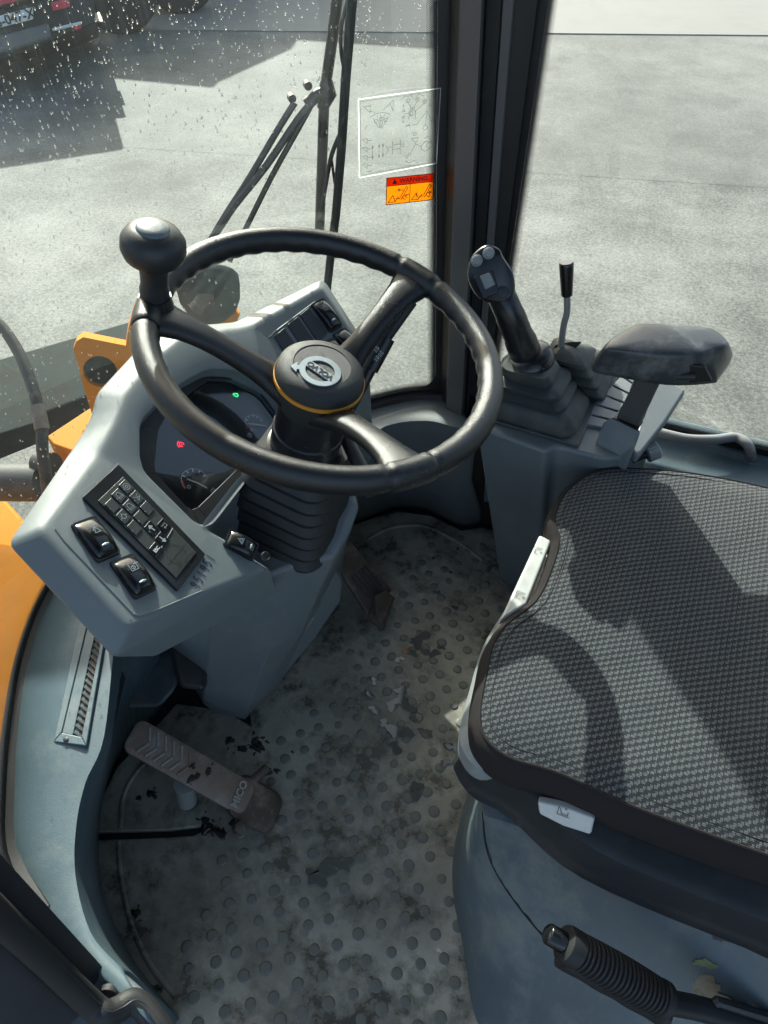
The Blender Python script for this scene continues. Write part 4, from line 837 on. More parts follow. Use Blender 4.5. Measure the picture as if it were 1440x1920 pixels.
# ============================================================ STEERING WHEEL
sw = thing('steering_wheel_assembly', 'black three-spoke steering wheel with round spinner knob and orange-ringed hub', 'steering wheel', WC-AX*.05)
RR = .1950; RT = .0148
def wp(a_, h=0, r=RR): return WC+XX*(math.cos(a_)*r)+YY*(math.sin(a_)*r)+AX*h
def wang(u, v): p = onp(u, v, WC, AX)-WC; return math.atan2(p.dot(YY), p.dot(XX))
rings = []; NA = 288
angs = [wang(300, 590), wang(772, 528), wang(768, 885)]
def adiff(a_, b_): return abs((a_-b_+math.pi) % (2*math.pi)-math.pi)
for k in range(NA):
    a_ = 2*math.pi*k/NA; er = XX*math.cos(a_)+YY*math.sin(a_); c = wp(a_); rg = []
    nd = min(adiff(a_, b_) for b_ in angs); wavy = 1 if nd > .2 else 0
    gr = -.0016 if abs(nd-.145) < .011 else 0
    for j in range(20):
        th = 2*math.pi*j/20; r = RT+gr
        low_ = max(0, math.cos(th-3.7))**2
        r += wavy*.0008*low_*math.sin(a_*46)
        rg.append(c+er*(math.cos(th)*r)+AX*(math.sin(th)*r*1.04))
    rings.append(rg)
v = [p for r in rings for p in r]; f = [(k*20+j, k*20+(j+1) % 20, ((k+1) % NA)*20+(j+1) % 20, ((k+1) % NA)*20+j) for k in range(NA) for j in range(20)]
mk('rim', v, f, M['rim'], sw, smooth=60)
for b_ in angs:                                                      # collars where the spokes meet the rim
    g = G(); rg = []
    for k in range(-8, 9):
        a_ = b_+k*.0165; er = XX*math.cos(a_)+YY*math.sin(a_); rr_ = RT+.0009 if abs(k) < 8 else RT-.0005
        rg.append([wp(a_)+er*(math.cos(2*math.pi*j/20)*rr_)+AX*(math.sin(2*math.pi*j/20)*rr_*1.04) for j in range(20)])
    g.loft(rg, False, False); g.obj('rim_collar', M['rim'], sw, smooth=60)
    er = XX*math.cos(b_)+YY*math.sin(b_); et = AX.cross(er); rg = []
    for k in range(13):
        t = k/12; r = .040+(RR-.010-.040)*t; h = -.072*(1-t)**1.35-.003
        hw_ = (.0225-.0075*math.sin(math.pi*min(1, t*1.05)))+.006*max(0, 1-t*5)+.004*max(0, t*6-5); th_ = .0088+.005*(1-t)**2
        rg.append([WC+er*r+AX*h+et*(hw_*cx)+AX*(th_*cz) for cx, cz in ((-.72, -1), (-1, -.5), (-1, .3), (-.8, .8), (-.35, 1), (.35, 1), (.8, .8), (1, .3), (1, -.5), (.72, -1))])
    G().loft(rg).obj('spoke', M['rim'], sw, smooth=60)
HC = WC-AX*.045
G().lathe(HC, AX, [(.040, -.060), (.047, -.040), (.052, -.022), (.0535, -.010)], 48).obj('hub_body', M['cap'], sw, smooth=50)
G().lathe(HC, AX, [(.0530, -.0100), (.0548, -.0098), (.0548, -.0050), (.0530, -.0048)], 64).obj('orange_ring', M['amber'], sw, smooth=35)
G().lathe(HC, AX, [(.0535, -.0048), (.0535, -.002), (.051, .006), (.044, .0125), (.034, .0148), (.0345, .0140), (.012, .0142), (.0005, .0143)], 64).obj('hub_cap', M['cap'], sw, smooth=50)
# emblem
ec = onp(600, 697, HC+AX*.0146, AX); LX = (onp(573, 681, ec, AX)-onp(628, 718, ec, AX)).normalized(); LY = AX.cross(LX)
E_ = G(); r0, r1_ = .0200, .0262; n = 48
ir = [ec+(LX*math.cos(2*math.pi*k/n)+LY*math.sin(2*math.pi*k/n))*r0*.86 for k in range(n)]; orr = [ec+(LX*math.cos(2*math.pi*k/n)+LY*math.sin(2*math.pi*k/n))*r1_*.93 for k in range(n)]
for k in range(n): E_.prism([ir[k], ir[(k+1) % n], orr[(k+1) % n], orr[k]], AX*.0016)
E_.prism([ec+LX*a_+LY*b_ for a_, b_ in ((-.0235, -.0052), (.0235, -.0052), (.0235, .0052), (-.0235, .0052))], AX*.0017)
E_.obj('emblem', M['silver'], sw, smooth=0)
arr = G(); ad = (onp(558, 690, ec, AX)-ec).normalized(); an = AX.cross(ad)
arr.prism([ec+ad*a_+an*b_ for a_, b_ in ((.0235, -.003), (.027, -.0035), (.027, -.0085), (.0345, .0), (.027, .0085), (.027, .0035), (.0235, .003))], AX*.0018)
arr.obj('emblem_arrow', M['silver'], sw, smooth=0)
text('emblem_letters', 'VOLVO', (ec+AX*.0019, LX, LY, AX), .0108, M['dark'], sw, .0002, (0, -.0002), bold=.0003)
# spinner knob
ka = wang(283, 572); kb = wp(ka, .012, RR-.004); ax2 = AX
prof_ = [(.016, -.012), (.0165, .012), (.0150, .018), (.0152, .028), (.0162, .038), (.0172, .044), (.024, .048), (.0315, .054), (.0345, .0625), (.0338, .072), (.0285, .0805), (.0185, .0855)]
G().lathe(kb, ax2, [(r_*.95, h_*.97) for r_, h_ in prof_], 48).obj('spinner_knob', M['dark'], sw, smooth=60)
G().lathe(kb-AX*.0090, ax2, [(.0172, .0915), (.0156, .0935), (.0150, .0942), (.008, .0952), (.0005, .0955)], 40).obj('knob_cap', M['panel'], sw, smooth=60)
er = XX*math.cos(ka)+YY*math.sin(ka)
G().tube([kb-AX*.022-er*.004, kb+AX*.001], [.019, .0175], 24).obj('knob_clamp', M['black'], sw)

# ============================================================ RIGHT CONSOLE
con = thing('right_console', 'grey-blue right-hand control console beside the seat', 'console', (.0, .92, 0))
ZC = .50
c1 = [V((-.172, .815, ZC)), V((-.062, .798, ZC)), V((-.05, .815, ZC)), V((.02, .815, ZC)), V((.045, .83, ZC)), V((.095, 1.03, ZC)), V((-.17, 1.035, ZC))]
bt = at(955, 1100, z=0)
c0_ = [V((-.105, .93, 0)), V((-.02, .90, 0)), V((-.01, .91, 0)), V((.03, .91, 0)), V((.045, .91, 0)), V((.095, 1.03, 0)), V((-.11, 1.035, 0))]
mid_ = [a_.lerp(b_, .97) for a_, b_ in zip(c0_, c1)]
G().loft([c0_, c1]).obj('console_body', M['trim'], con, bevel=.010, seg=3)
for k in range(6):                                                   # stepped blank covers beside the levers
    a0, a1 = (1085-9+k*17.5*.0, 0), 0
    u0, v0 = 1078+k*17, 800-k*17.5; u1, v1 = 1137+k*10.5, 812-k*16.5
    u2, v2 = u1+9.5, v1-13.5; u3, v3 = u0+15.5, v0-15.5
    G().prism([at(u, v, z=ZC-.004+.0003*k) for u, v in ((u0, v0), (u1, v1), (u2, v2), (u3, v3))], (0, 0, .0095)).obj('blank_cover', M['trim'], con, bevel=.0014)
# sloping flap at the back right of the console
fl_ = [at(1238, 704, z=.520), at(1286, 731, z=.512), at(1248, 790, z=.508), at(1196, 856, z=.502), at(1184, 846, z=.502), at(1200, 790, z=.508), at(1218, 745, z=.515)]
G().prism(fl_, (0, 0, -.016)).obj('side_flap', M['trim'], con, bevel=.004)
# armrest bracket housing
hb = [at(1132, 790, z=.535), at(1150, 778, z=.54), at(1203, 806, z=.54), at(1190, 835, z=.53), at(1158, 862, z=.49), at(1116, 832, z=.50)]
G().prism(hb, (0, .004, -.09)).obj('armrest_socket', M['trim'], con, bevel=.004)
G().prism([at(u, v, z=.541) for u, v in ((1150, 783), (1196, 806), (1206, 790), (1165, 765))], (0, 0, -.002)).obj('socket_opening', M['gasket'], con)
kn = thing('adjuster_knob', 'small knurled grey knob under the armrest bracket', 'knob', at(1215, 858, z=.45))
k0, k1 = at(1186, 862, z=.46), at(1214, 858, z=.46); kd = (at(1228, 845, z=.47)-k0).normalized()
G().tube([k0, k0+kd*.03], .006, 10).obj('shaft', M['dark'], kn)
g = G(); rg = []
for h_, r_ in ((.022, .008), (.023, .0125), (.040, .0125), (.042, .010)):
    a_ = kd.orthogonal().normalized(); b_ = kd.cross(a_); rg.append([k0+kd*h_+(a_*math.cos(2*math.pi*j/40)+b_*math.sin(2*math.pi*j/40))*(r_+(.0012 if j % 2 else 0)) for j in range(40)])
g.loft(rg); g.obj('knurled_head', M['greyplastic'], kn, smooth=20)
# armrest
ar = thing('armrest', 'worn black padded armrest on a dark square post', 'armrest', at(1190, 790, z=.54))
ab = [(1110, 694), (1122, 668), (1178, 625), (1207, 617), (1325, 627), (1352, 640), (1373, 668), (1348, 710), (1332, 719), (1250, 722), (1147, 705)]
atp = [(1138, 652), (1150, 634), (1186, 613), (1210, 607), (1312, 613), (1342, 620), (1362, 645), (1338, 654), (1303, 664), (1224, 663), (1166, 658)]
Pl = smoothline([at(u, v, z=.674) for u, v in ab], 4, True); Pt = smoothline([at(u, v, z=.716) for u, v in atp], 4, True); ct = sum(Pt, V((0, 0, 0)))/len(Pt); cl_ = sum(Pl, V((0, 0, 0)))/len(Pl)
def ringm(t, out): return [a_.lerp(b_, t)+(a_.lerp(b_, t)-V((ct.x, ct.y, a_.lerp(b_, t).z))).normalized()*out for a_, b_ in zip(Pl, Pt)]
G().loft([[p.lerp(cl_, .08)-V((0, 0, .002)) for p in Pl], Pl, ringm(.15, .0018), ringm(.35, .0024), ringm(.6, .0026), ringm(.85, .0022), ringm(.95, .0012), ringm(1, .0), [p.lerp(ct, .06)+V((0, 0, .0012)) for p in Pt], [p.lerp(ct, .3)+V((0, 0, .003)) for p in Pt], [p.lerp(ct, .7)+V((0, 0, .004)) for p in Pt], [p.lerp(ct, .98)+V((0, 0, .004)) for p in Pt]]).obj('pad', mat('worn_armrest_sheen', (.032, .037, .040), .34, .4, 900, .3, 20, dirt=(.16, .175, .175), dirt_amt=.6, ds=26), ar, smooth=180)  # wear, with pale dirt raised to imitate the bright sheen on top
an_ = (at(1300, 664, z=.716)-at(1290, 719, z=.674)).cross(V((1, .08, 0))).normalized(); an_ = an_ if an_.y < 0 else -an_
nb = [onp(u, v, at(1290, 719, z=.674)+an_*.004, an_) for u, v in ((1262, 694), (1292, 683), (1322, 688), (1336, 716), (1290, 719), (1262, 713))]
G().prism(nb, -an_*.006).obj('torn_notch', M['gasket'], ar, bevel=.002)
G().tube([onp(1270, 704, nb[0], an_), onp(1304, 704, nb[0], an_)], .0065, 12, flat=.8).obj('height_knob', M['dark'], ar)
ps = [at(1192, 712, z=.672), at(1240, 716, z=.672), at(1232, 700, z=.672)+V((.004, .045, 0)), at(1196, 700, z=.672)+V((0, .04, 0))]
pb = [at(1153, 785, z=.535), at(1196, 804, z=.535), at(1208, 790, z=.535)+V((0, .01, 0)), at(1168, 768, z=.535)]
G().loft([pb, ps]).obj('post', M['pillar'], ar, bevel=.003)
# joystick
js = thing('joystick_lever', 'black multi-button joystick leaning forward from a square rubber gaiter', 'joystick', at(1005, 780, z=ZC))
JB = at(1003, 772, z=ZC)
jx, jy = V((.97, .22, 0)), V((-.22, .97, 0)); jr = []
jb_ = [at(u, v, z=ZC+.004) for u, v in ((905, 775), (1018, 808), (1108, 742), (1000, 716))]
jc = sum(jb_, V((0, 0, 0)))/4; jc2 = at(992, 678, z=ZC+.105)
jX = ((jb_[1]-jb_[0])).normalized(); jY = V((-jX.y, jX.x, 0)); jh = [.078, .062]
G().prism([jc+jX*(a_*.082)+jY*(b_*.066)-V((0, 0, .003)) for a_, b_ in ((-1, -1), (1, -1), (1, 1), (-1, 1))], (0, 0, .005)).obj('gaiter_flange', M['boot'], js, bevel=.003)
for t_, w_ in ((0, .94), (.08, .93), (.16, .86), (.30, .78), (.36, .60), (.42, .74), (.50, .74), (.56, .56), (.62, .66), (.70, .66), (.75, .46), (.82, .50), (.96, .44)):
    c = jc.lerp(jc2, t_); jr.append(rrect(c, jX, jY, jh[0]*w_, jh[1]*w_*1.05, .032*w_, 6))
G().loft(jr).obj('gaiter', M['boot'], js, smooth=75)
j0 = at(990, 672, z=ZC+.10); j1 = at(935, 540, z=.71); j2 = at(918, 510, z=.725)
jd = (j1-j0).normalized()
G().lathe(j0-jd*.022, jd, [(.026, 0), (.034, .006), (.037, .016), (.034, .027), (.024, .034)], 28).obj('grip_collar', M['black'], js, smooth=60)
g = G(); jq = -V((.16, -.80, .58)).normalized()*.026; g.tube(smoothline([j0-jd*.01, j0.lerp(j1, .35), j0.lerp(j1, .68), j0.lerp(j1, .9)+jq*.5, j1+jq], 5), [.0225]*5+[.0205]*5+[.0195]*5+[.0195]*5+[.018], 20); g.obj('grip', M['black'], js, smooth=60)
HN = V((.16, -.80, .58)).normalized()                                # the head faces the driver
hc = j2; def_ = None
hp = [(878, 500), (888, 476), (912, 459), (935, 466), (944, 482), (962, 512), (964, 548), (948, 566), (925, 566), (898, 556), (880, 528)]
HP = smoothline([onp(u, v, hc, HN) for u, v in hp], 3, True); hcc = sum(HP, V((0, 0, 0)))/len(HP)
G().loft([[p.lerp(hcc, .45)-HN*.046 for p in HP], [p.lerp(hcc, .10)-HN*.034 for p in HP], [p.lerp(hcc, -.03)-HN*.012 for p in HP], HP, [p.lerp(hcc, .08)+HN*.0025 for p in HP]]).obj('grip_head', M['black'], js, smooth=50)
def hb_(u, v, l=.0025): return onp(u, v, hc+HN*l, HN)
for u, v, r_ in ((894, 488, .0068), (916, 474, .0068)): G().lathe(hb_(u, v), HN, [(r_+.0012, -.001), (r_+.0012, .0006), (r_, .001), (r_*.9, .0045), (r_*.5, .006), (.0004, .0064)], 24).obj('round_button', M['greyplastic'], js)
G().lathe(hb_(943, 549), HN, [(.0088, -.001), (.0085, .0012), (.007, .0014), (.0066, .0035), (.0004, .0042)], 24).obj('round_button', M['dark'], js)
q = [hb_(u, v) for u, v in ((887, 520), (925, 505), (938, 548), (905, 562))]; cq = sum(q, V((0, 0, 0)))/4
G().prism([p.lerp(cq, .05)-HN*.001 for p in q], HN*.003).obj('button_surround', M['gloss'], js, bevel=.002)
q = [hb_(u, v, .004) for u, v in ((899, 518), (918, 511), (929, 534), (910, 544))]
G().prism(q, HN*.006).obj('square_button', M['greyplastic'], js, bevel=.0018)
# auxiliary lever
al = thing('auxiliary_lever', 'short bent lever with black cylindrical knob in a torn gaiter', 'lever', at(1080, 715, z=ZC))
ac = at(1082, 712, z=ZC+.004)+V((.0, .012, 0)); at2_ = at(1066, 655, z=ZC+.09)+V((0, .0, 0)); rg = []
for t_, w_ in ((0, 1.0), (.12, .95), (.2, .72), (.3, .86), (.42, .86), (.48, .62), (.58, .76), (.68, .74), (.74, .52), (.84, .62), (.92, .55), (1.05, .16)):
    rg.append(rrect(ac.lerp(at2_, t_), jX, jY, .054*w_, .052*w_, .008, 3))
G().loft(rg).obj('gaiter', M['boot'], al, smooth=40)
G().prism([ac+jX*(a_*.06)+jY*(b_*.06)-V((0, 0, .003)) for a_, b_ in ((-1, -1), (1, -1), (1, 1), (-1, 1))], (0, 0, .004)).obj('gaiter_flange', M['boot'], al, bevel=.003)
G().prism([at2_+jX*a_+jY*b_+V((0, 0, c_)) for a_, b_, c_ in ((-.028, -.010, -.016), (-.02, .0, .0), (.0, .008, .006), (.014, .012, .008), (.006, -.004, -.002), (-.01, -.014, -.014))], (0, 0, .002)).obj('torn_opening', M['gasket'], al)
lz = dep(at2_); l0, l1_, l2, l3, l4 = at(1052, 648, d=lz-.002), at(1057, 610, d=lz-.03), at(1063, 585, d=lz-.045), at(1063, 552, d=lz-.06), at(1062, 489, d=lz-.09)
G().tube(smoothline([l0, l1_, l2, l3], 5), .0048, 12).obj('rod', M['tube'], al)
kd2 = (l4-l3).normalized(); Lk = (l4-l3).length
G().lathe(l3-kd2*.002, kd2, [(.0068, 0), (.0078, .001), (.0092, Lk*.6), (.0098, Lk*.9), (.0096, Lk*.97), (.0085, Lk)], 24).obj('knob', M['gloss'], al)
# grab tube along the right sill
gt = thing('sill_tube', 'bent grey steel tube lying along the right window sill', 'tube', at(1320, 830, z=.35))
G().tube(smoothline([at(u, v, z=.355) for u, v in ((1190, 800), (1240, 812), (1290, 823), (1340, 824), (1378, 820), (1400, 832))]+[at(1408, 850, z=.34), at(1409, 866, z=.30)], 6), .0088, 14).obj('tube', M['tube'], gt)
G().lathe(at(1406, 856, z=.318), _Z, [(.022, -.004), (.022, .001), (.019, .0025), (.0135, .0015), (.012, -.004)], 28).obj('flange_ring', M['sill'], gt)

# ============================================================ SEAT
st = thing('driver_seat', 'driver seat with dark woven cushion and black plastic pan', 'seat', (.25, .59, .2))
ZS = .48
opx = [(1170, 868), (1120, 872), (1078, 893), (1046, 925), (1030, 962), (1034, 990), (1038, 1010), (1026, 1055), (1004, 1105), (982, 1130), (940, 1162), (912, 1205), (899, 1260), (888, 1320), (890, 1368), (915, 1405), (960, 1434), (1050, 1462)]
OP = [at(u, v, z=ZS) for u, v in opx]; OP = [V((p.x, p.y, ZS)) for p in OP]
OP = OP+[V((.15, .333, ZS)), V((.30, .335, ZS)), V((.46, .345, ZS)), V((.52, .42, ZS)), V((.53, .6, ZS)), V((.52, .8, ZS)), V((.44, .87, ZS)), V((.26, .875, ZS)), V((.14, .865, ZS))]
OO = smoothline(OP, 6, True); oc = V((.24, .60, ZS)); nO = len(OO)
def inw(i, d_):
    t = (OO[(i+1) % nO]-OO[i-1]).normalized(); n = V((-t.y, t.x, 0)); n = n if n.dot(oc-OO[i]) > 0 else -n; return OO[i]+n*d_
def smr(r, k):
    for _ in range(k): r = [(r[i-1]+r[i]*2+r[(i+1) % len(r)])/4 for i in range(len(r))]
    return r
rg = [([inw(i, .010) for i in range(nO)], -.074), ([inw(i, .000) for i in range(nO)], -.056), ([inw(i, -.003) for i in range(nO)], -.030), ([inw(i, .0) for i in range(nO)], -.012)]
rings = [[p+V((0, 0, dz_)) for p in r] for r, dz_ in rg]
rings += [[inw(i, .004)+V((0, 0, -.007)) for i in range(nO)], [inw(i, .009)+V((0, 0, -.003)) for i in range(nO)]]
rings2 = [rings[-1], [inw(i, .016)+V((0, 0, -.0005)) for i in range(nO)]]
sm = smr([inw(i, .03) for i in range(nO)], 12)
def waves(p): return .0045*noise.noise(p*7)+.0018*noise.noise(p*19)+.0008*noise.noise(p*48)
for t_, h_ in ((0, .002), (.04, .0035), (.08, .0042), (.12, .0045), (.17, .005), (.22, .0055), (.28, .0058), (.35, .006), (.43, .006), (.52, .0055), (.6, .005), (.7, .0045), (.85, .004), (.995, .004)): rings2.append([V((q.x, q.y, ZS+h_+waves(q)*(1 if t_ < .9 else .3))) for q in (p.lerp(oc, t_) for p in sm)])
G().loft(rings, False, False).obj('side_band', M['band'], st, smooth=60)
G().loft(rings2, False, True).obj('cushion_cover', M['fabric'], st, smooth=70)
G().tube([inw(i, .008)+V((0, 0, -.0035)) for i in range(nO)]+[inw(0, .008)+V((0, 0, -.0035))], .0018, 6).obj('piping', M['band'], st)
G().tube([inw(i, .019)+V((0, 0, -.0002)) for i in range(nO)]+[inw(0, .019)+V((0, 0, -.0002))], .0007, 5).obj('seam', M['band'], st)
# grey foam edge and black pan under the cushion
pz = [at(u, v, z=.425) for u, v in ((1000, 1060), (950, 1140), (905, 1215), (876, 1310), (862, 1372), (868, 1410), (905, 1445), (985, 1490))]
pu = [V((p.x, p.y, .428)) for p in pz]+[V((.2, .318, .428)), V((.45, .318, .428)), V((.5, .5, .428)), V((.45, .84, .428)), V((.1, .83, .428)), V((-.0, .76, .428))]
pu = [p if p.x < .0 or p.y > .4 else V((p.x, max(p.y, .365), p.z)) for p in pu]
PU = smoothline(pu, 5, True); pc = V((.22, .58, .428))
G().loft([[p-V((0, 0, .03)) for p in PU], PU, [p.lerp(pc, .04)+V((0, 0, .010)) for p in PU]]).obj('cushion_base', M['greyplastic'], st, smooth=50)
pan_px = [(1000, 1130), (930, 1200), (880, 1290), (858, 1390), (860, 1420), (890, 1462), (960, 1500)]
pn = [at(u, v, z=.395) for u, v in pan_px]; pn = [V((p.x, p.y, 0)) for p in pn]+[V((.12, .300, 0)), V((.3, .295, 0)), V((.47, .30, 0)), V((.53, .5, 0)), V((.47, .86, 0)), V((.1, .85, 0)), V((.0, .76, 0))]
PN = smoothline(pn, 5, True); c2 = V((.22, .58, 0))
def pr_(s_, z_): return [c2+(p-c2)*s_+V((0, 0, z_)) for p in PN]
G().loft([pr_(.93, .325), pr_(.985, .333), pr_(1.0, .348), pr_(.985, .358), pr_(.975, .366), pr_(.97, .385), pr_(.955, .403), pr_(.92, .409)]).obj('seat_pan', M['dark'], st, smooth=40)
# pale levers with seat symbols
q = [at(u, v, z=.462) for u, v in ((1012, 1001), (1035, 1013), (988, 1132), (936, 1164))]
lv = G().prism([p for p in q], (0, 0, -.014)).obj('front_lever', M['whiteplastic'], st, bevel=.004, seg=3)
def seaticon(u, v, u2, v2, o_, nn, sc_): c = onp(u, v, o_, nn); B_ = basis(c, onp(u2, v2, o_, nn), nn); gg = G(); strokes(gg, B_, [[(-.6, .5), (-.3, -.4), (.5, -.5), (.55, .1)], [(-.8, .7), (-.8, -.7), (.8, -.7)], circ2(.1, .6, .14, 8)], .0007, sc=sc_, lift=.0008); return gg
seaticon(1008, 1034, 996, 1070, q[0]+_Z*.0, _Z, .008).obj('lever_symbol', M['greyplastic'], st)
seaticon(975, 1118, 963, 1150, q[0]+_Z*.0, _Z, .008).obj('lever_symbol', M['greyplastic'], st)
yl = .298; nl = V((0, -1, .45)).normalized(); ol = at(1060, 1525, z=.428)
q = [onp(u, v, ol, nl) for u, v in ((1009, 1497), (1060, 1507), (1116, 1528), (1109, 1559), (1058, 1543), (1012, 1520))]
G().prism([p-nl*.006 for p in q], nl*.012).obj('side_lever', M['whiteplastic'], st, bevel=.003)
seaticon(1058, 1522, 1085, 1532, ol+nl*.0062, nl, .008).obj('lever_symbol', M['dark'], st)
G().tube(smoothline([at(1116, 1545, z=.392), at(1150, 1560, z=.385), at(1180, 1552, z=.39)], 4), .007, 10).obj('cable', M['dark'], st)
G().loft([[V((.50, y, z)) for y, z in ((.36, .47), (.84, .47), (.84, 1.05), (.36, 1.05))], [V((.62, y, z)) for y, z in ((.36, .45), (.84, .45), (.82, 1.12), (.38, 1.12))]]).obj('backrest', M['fabric'], st, bevel=.03, seg=3)
# pedestal below the seat
sb_ = thing('seat_base', 'worn blue-grey moulded seat base with seam and stains', 'seat base', (.25, .5, 0))
Tr = smoothline([V((.02, .83, .335)), V((.0, .60, .335)), V((-.006, .42, .335)), at(905, 1515, z=.335), at(960, 1545, z=.335), at(1100, 1600, z=.335), at(1440, 1740, z=.335), V((.55, .27, .335))], 5)
Br = smoothline([V((-.06, .90, 0)), V((-.035, .62, 0)), at(866, 1520, z=0), at(846, 1650, z=0), at(868, 1790, z=0), at(905, 1960, z=0), V((.25, .08, .0)), V((.6, .07, .0))], 5)
nT = len(Tr); mids = []
for t_ in (0, .04, .25, .5, .75, .97, 1): mids.append([a_.lerp(b_, t_)+V((0, 0, 0)) for a_, b_ in zip(Tr, Br)])
v = [p for r in mids for p in r]; f = [(k*nT+i, k*nT+i+1, (k+1)*nT+i+1, (k+1)*nT+i) for k in range(len(mids)-1) for i in range(nT-1)]
n0 = len(v); v += [V((.55, .83, .335)), V((.55, .27, .335))]; f.append(tuple(range(nT))+(n0,))
mk('moulded_shell', v, f, M['panel'], sb_, smooth=40)
sl_ = smoothline([at(905, 1522, z=.332), at(912, 1590, z=.28), at(935, 1645, z=.24), at(980, 1710, z=.20), at(1036, 1775, z=.165), at(1075, 1815, z=.14)], 6)
def onshell(p):                                                      # drop a seam point on the shell along its sight line
    r = p-CC; best = None
    for fc in f[:-1]:
        a_, b_, c_ = v[fc[0]], v[fc[1]], v[fc[2]]; n = (b_-a_).cross(c_-a_)
        if n.length < 1e-9: continue
        t = (a_-CC).dot(n)/r.dot(n) if abs(r.dot(n)) > 1e-9 else -1
        if t <= 0: continue
        h = CC+r*t
        for tri in ((a_, b_, c_), (a_, c_, v[fc[3]])):
            n2 = (tri[1]-tri[0]).cross(tri[2]-tri[0])
            if all(((tri[(k+1) % 3]-tri[k]).cross(h-tri[k])).dot(n2) >= -1e-12 for k in range(3)):
                if best is None or t < best[0]: best = (t, h)
    return best[1] if best else p
sl_ = [onshell(p) for p in sl_]; G().tube(sl_, .0014, 6).obj('seam', M['gasket'], sb_)
def stain(name, u, v_, r, m, seed, sq=1):
    c = onshell(at(u, v_, z=.2)); px_ = onshell(at(u+8, v_, z=.2)); py_ = onshell(at(u, v_+8, z=.2)); nn = (px_-c).cross(py_-c).normalized(); nn = nn if nn.dot(CC-c) > 0 else -nn
    X_ = (px_-c).normalized(); Y_ = nn.cross(X_); rr = random.Random(seed); ph = [rr.uniform(0, 6.3) for _ in range(4)]
    pts = [c+nn*.0008+(X_*math.cos(a_)+Y_*math.sin(a_)*sq)*r*(1+.25*math.sin(2*a_+ph[0])+.2*math.sin(3*a_+ph[1])+.14*math.sin(7*a_+ph[2])+.08*math.sin(13*a_+ph[3])) for a_ in (2*math.pi*k/40 for k in range(40))]
    G().add(pts, [tuple(range(40))]).obj(name, m, sb_, smooth=0)
M['stain'] = mat('tan_grease_stain', (.19, .17, .12), .55, 1, 150, .5, 60, dirt=(.04, .035, .03), dirt_amt=.9, ds=60)
M['yel'] = mat('yellow_scuff', (.17, .19, .09), .6, .5, 300, .5, 90)
stain('grease_stain', 1325, 1860, .024, M['stain'], 5, .7)
stain('rust_spot', 1350, 1752, .009, M['rustdark'], 9)
stain('yellow_scuff', 1322, 1806, .011, M['yel'], 12, .5)
# parking brake lever
pk = thing('parking_brake_lever', 'black ribbed parking brake handle with push button beside the seat', 'brake lever', at(1400, 1910, z=.2))
b0, b1 = at(1058, 1768, z=.37), at(1248, 1878, z=.31); bd = (b1-b0).normalized(); BL = (b1-b0).length
prf = [(.012, -.002), (.0180, 0), (.0190, .004), (.0190, .016)]
nr_ = 19
for k in range(nr_):
    h0 = .017+(BL-.028)*k/nr_; w_ = (BL-.028)/nr_; bulge = .0015*math.sin(math.pi*k/nr_); prf += [(.0155+bulge, h0+w_*.05), (.0188+bulge, h0+w_*.3), (.0188+bulge, h0+w_*.7), (.0155+bulge, h0+w_*.95)]
prf += [(.0195, BL-.009), (.0195, BL-.002), (.017, BL)]
G().lathe(b0, bd, prf, 28).obj('ribbed_grip', M['rubber'], pk, smooth=35)
g = G(); rgs = []
for k in range(15):
    t_ = k/14; c = b0+bd*(BL*t_)+(-_Z*.008-_U*.010); rgs.append(rrect(c, bd.cross(_Z).normalized(), bd.cross(_Z).cross(bd).normalized(), .013, .013+.0018*math.sin(t_*20), .008, 3))
g.loft(rgs); g.obj('finger_grip', M['rubber'], pk, smooth=50)
G().lathe(b0-bd*.022, bd, [(.0085, 0), (.0105, .002), (.0108, .024)], 24).obj('push_button', M['gloss'], pk, smooth=50)
G().tube([b1, at(1300, 1888, z=.29), at(1440, 1925, z=.24), at(1560, 1960, z=.2)], [.0125, .0125, .013, .013], 16, flat=.8).obj('lever_arm', M['dark'], pk)
G().tube([at(1310, 1905, z=.27), at(1345, 1878, z=.285), at(1400, 1895, z=.275), at(1500, 1925, z=.25)], .006, 8).obj('lever_rib', M['dark'], pk)

# ============================================================ ON AND OUTSIDE THE WINDSCREEN
wi = thing('windscreen_wiper', 'black wiper arm and long blade hanging outside the windscreen', 'wiper', gl(600, 180, .03)[0])
def gp(u, v, off=.03): return gl(u, v, off)[0]
G().tube(smoothline([gp(u, v, .045) for u, v in ((640, -60), (632, 0), (622, 80), (612, 150), (608, 190), (604, 300), (600, 410), (598, 470))], 4), .0082, 10).obj('wiper_arm', M['black'], wi)
G().tube([gp(612, 150, .045), gp(614, 175, .045), gp(604, 205, .045)], [.009, .014, .008], 12).obj('arm_joint', M['black'], wi)
G().tube([gp(614, 172, .045), gp(596, 178, .045), gp(572, 195, .045)], [.010, .009, .007], 10).obj('link_bracket', M['black'], wi)
for u, v in ((577, 160), (547, 184)): G().lathe(gp(u, v, .05), gl(u, v)[1], [(.006, -.004), (.006, .006), (.004, .008)], 12).obj('link_bolt', M['black'], wi)
G().tube(smoothline([gp(u, v, .04) for u, v in ((590, 188), (560, 222), (500, 310), (440, 385), (410, 430), (360, 500))], 3), .0058, 8).obj('link_rod', M['black'], wi)
G().tube(smoothline([gp(u, v, .046) for u, v in ((553, 192), (520, 245), (470, 330), (425, 400), (395, 450))], 3), .0052, 8).obj('link_rod', M['black'], wi)
G().tube(smoothline([gp(u, v, .04) for u, v in ((582, 200), (560, 240), (510, 330), (465, 420), (430, 490))], 3), .0045, 8).obj('link_rod', M['black'], wi)
G().tube([gp(u, v, .01) for u, v in ((668, -60), (660, 0), (648, 150), (640, 280), (630, 400), (621, 470), (610, 570))], .0075, 6).obj('wiper_blade', M['gasket'], wi)
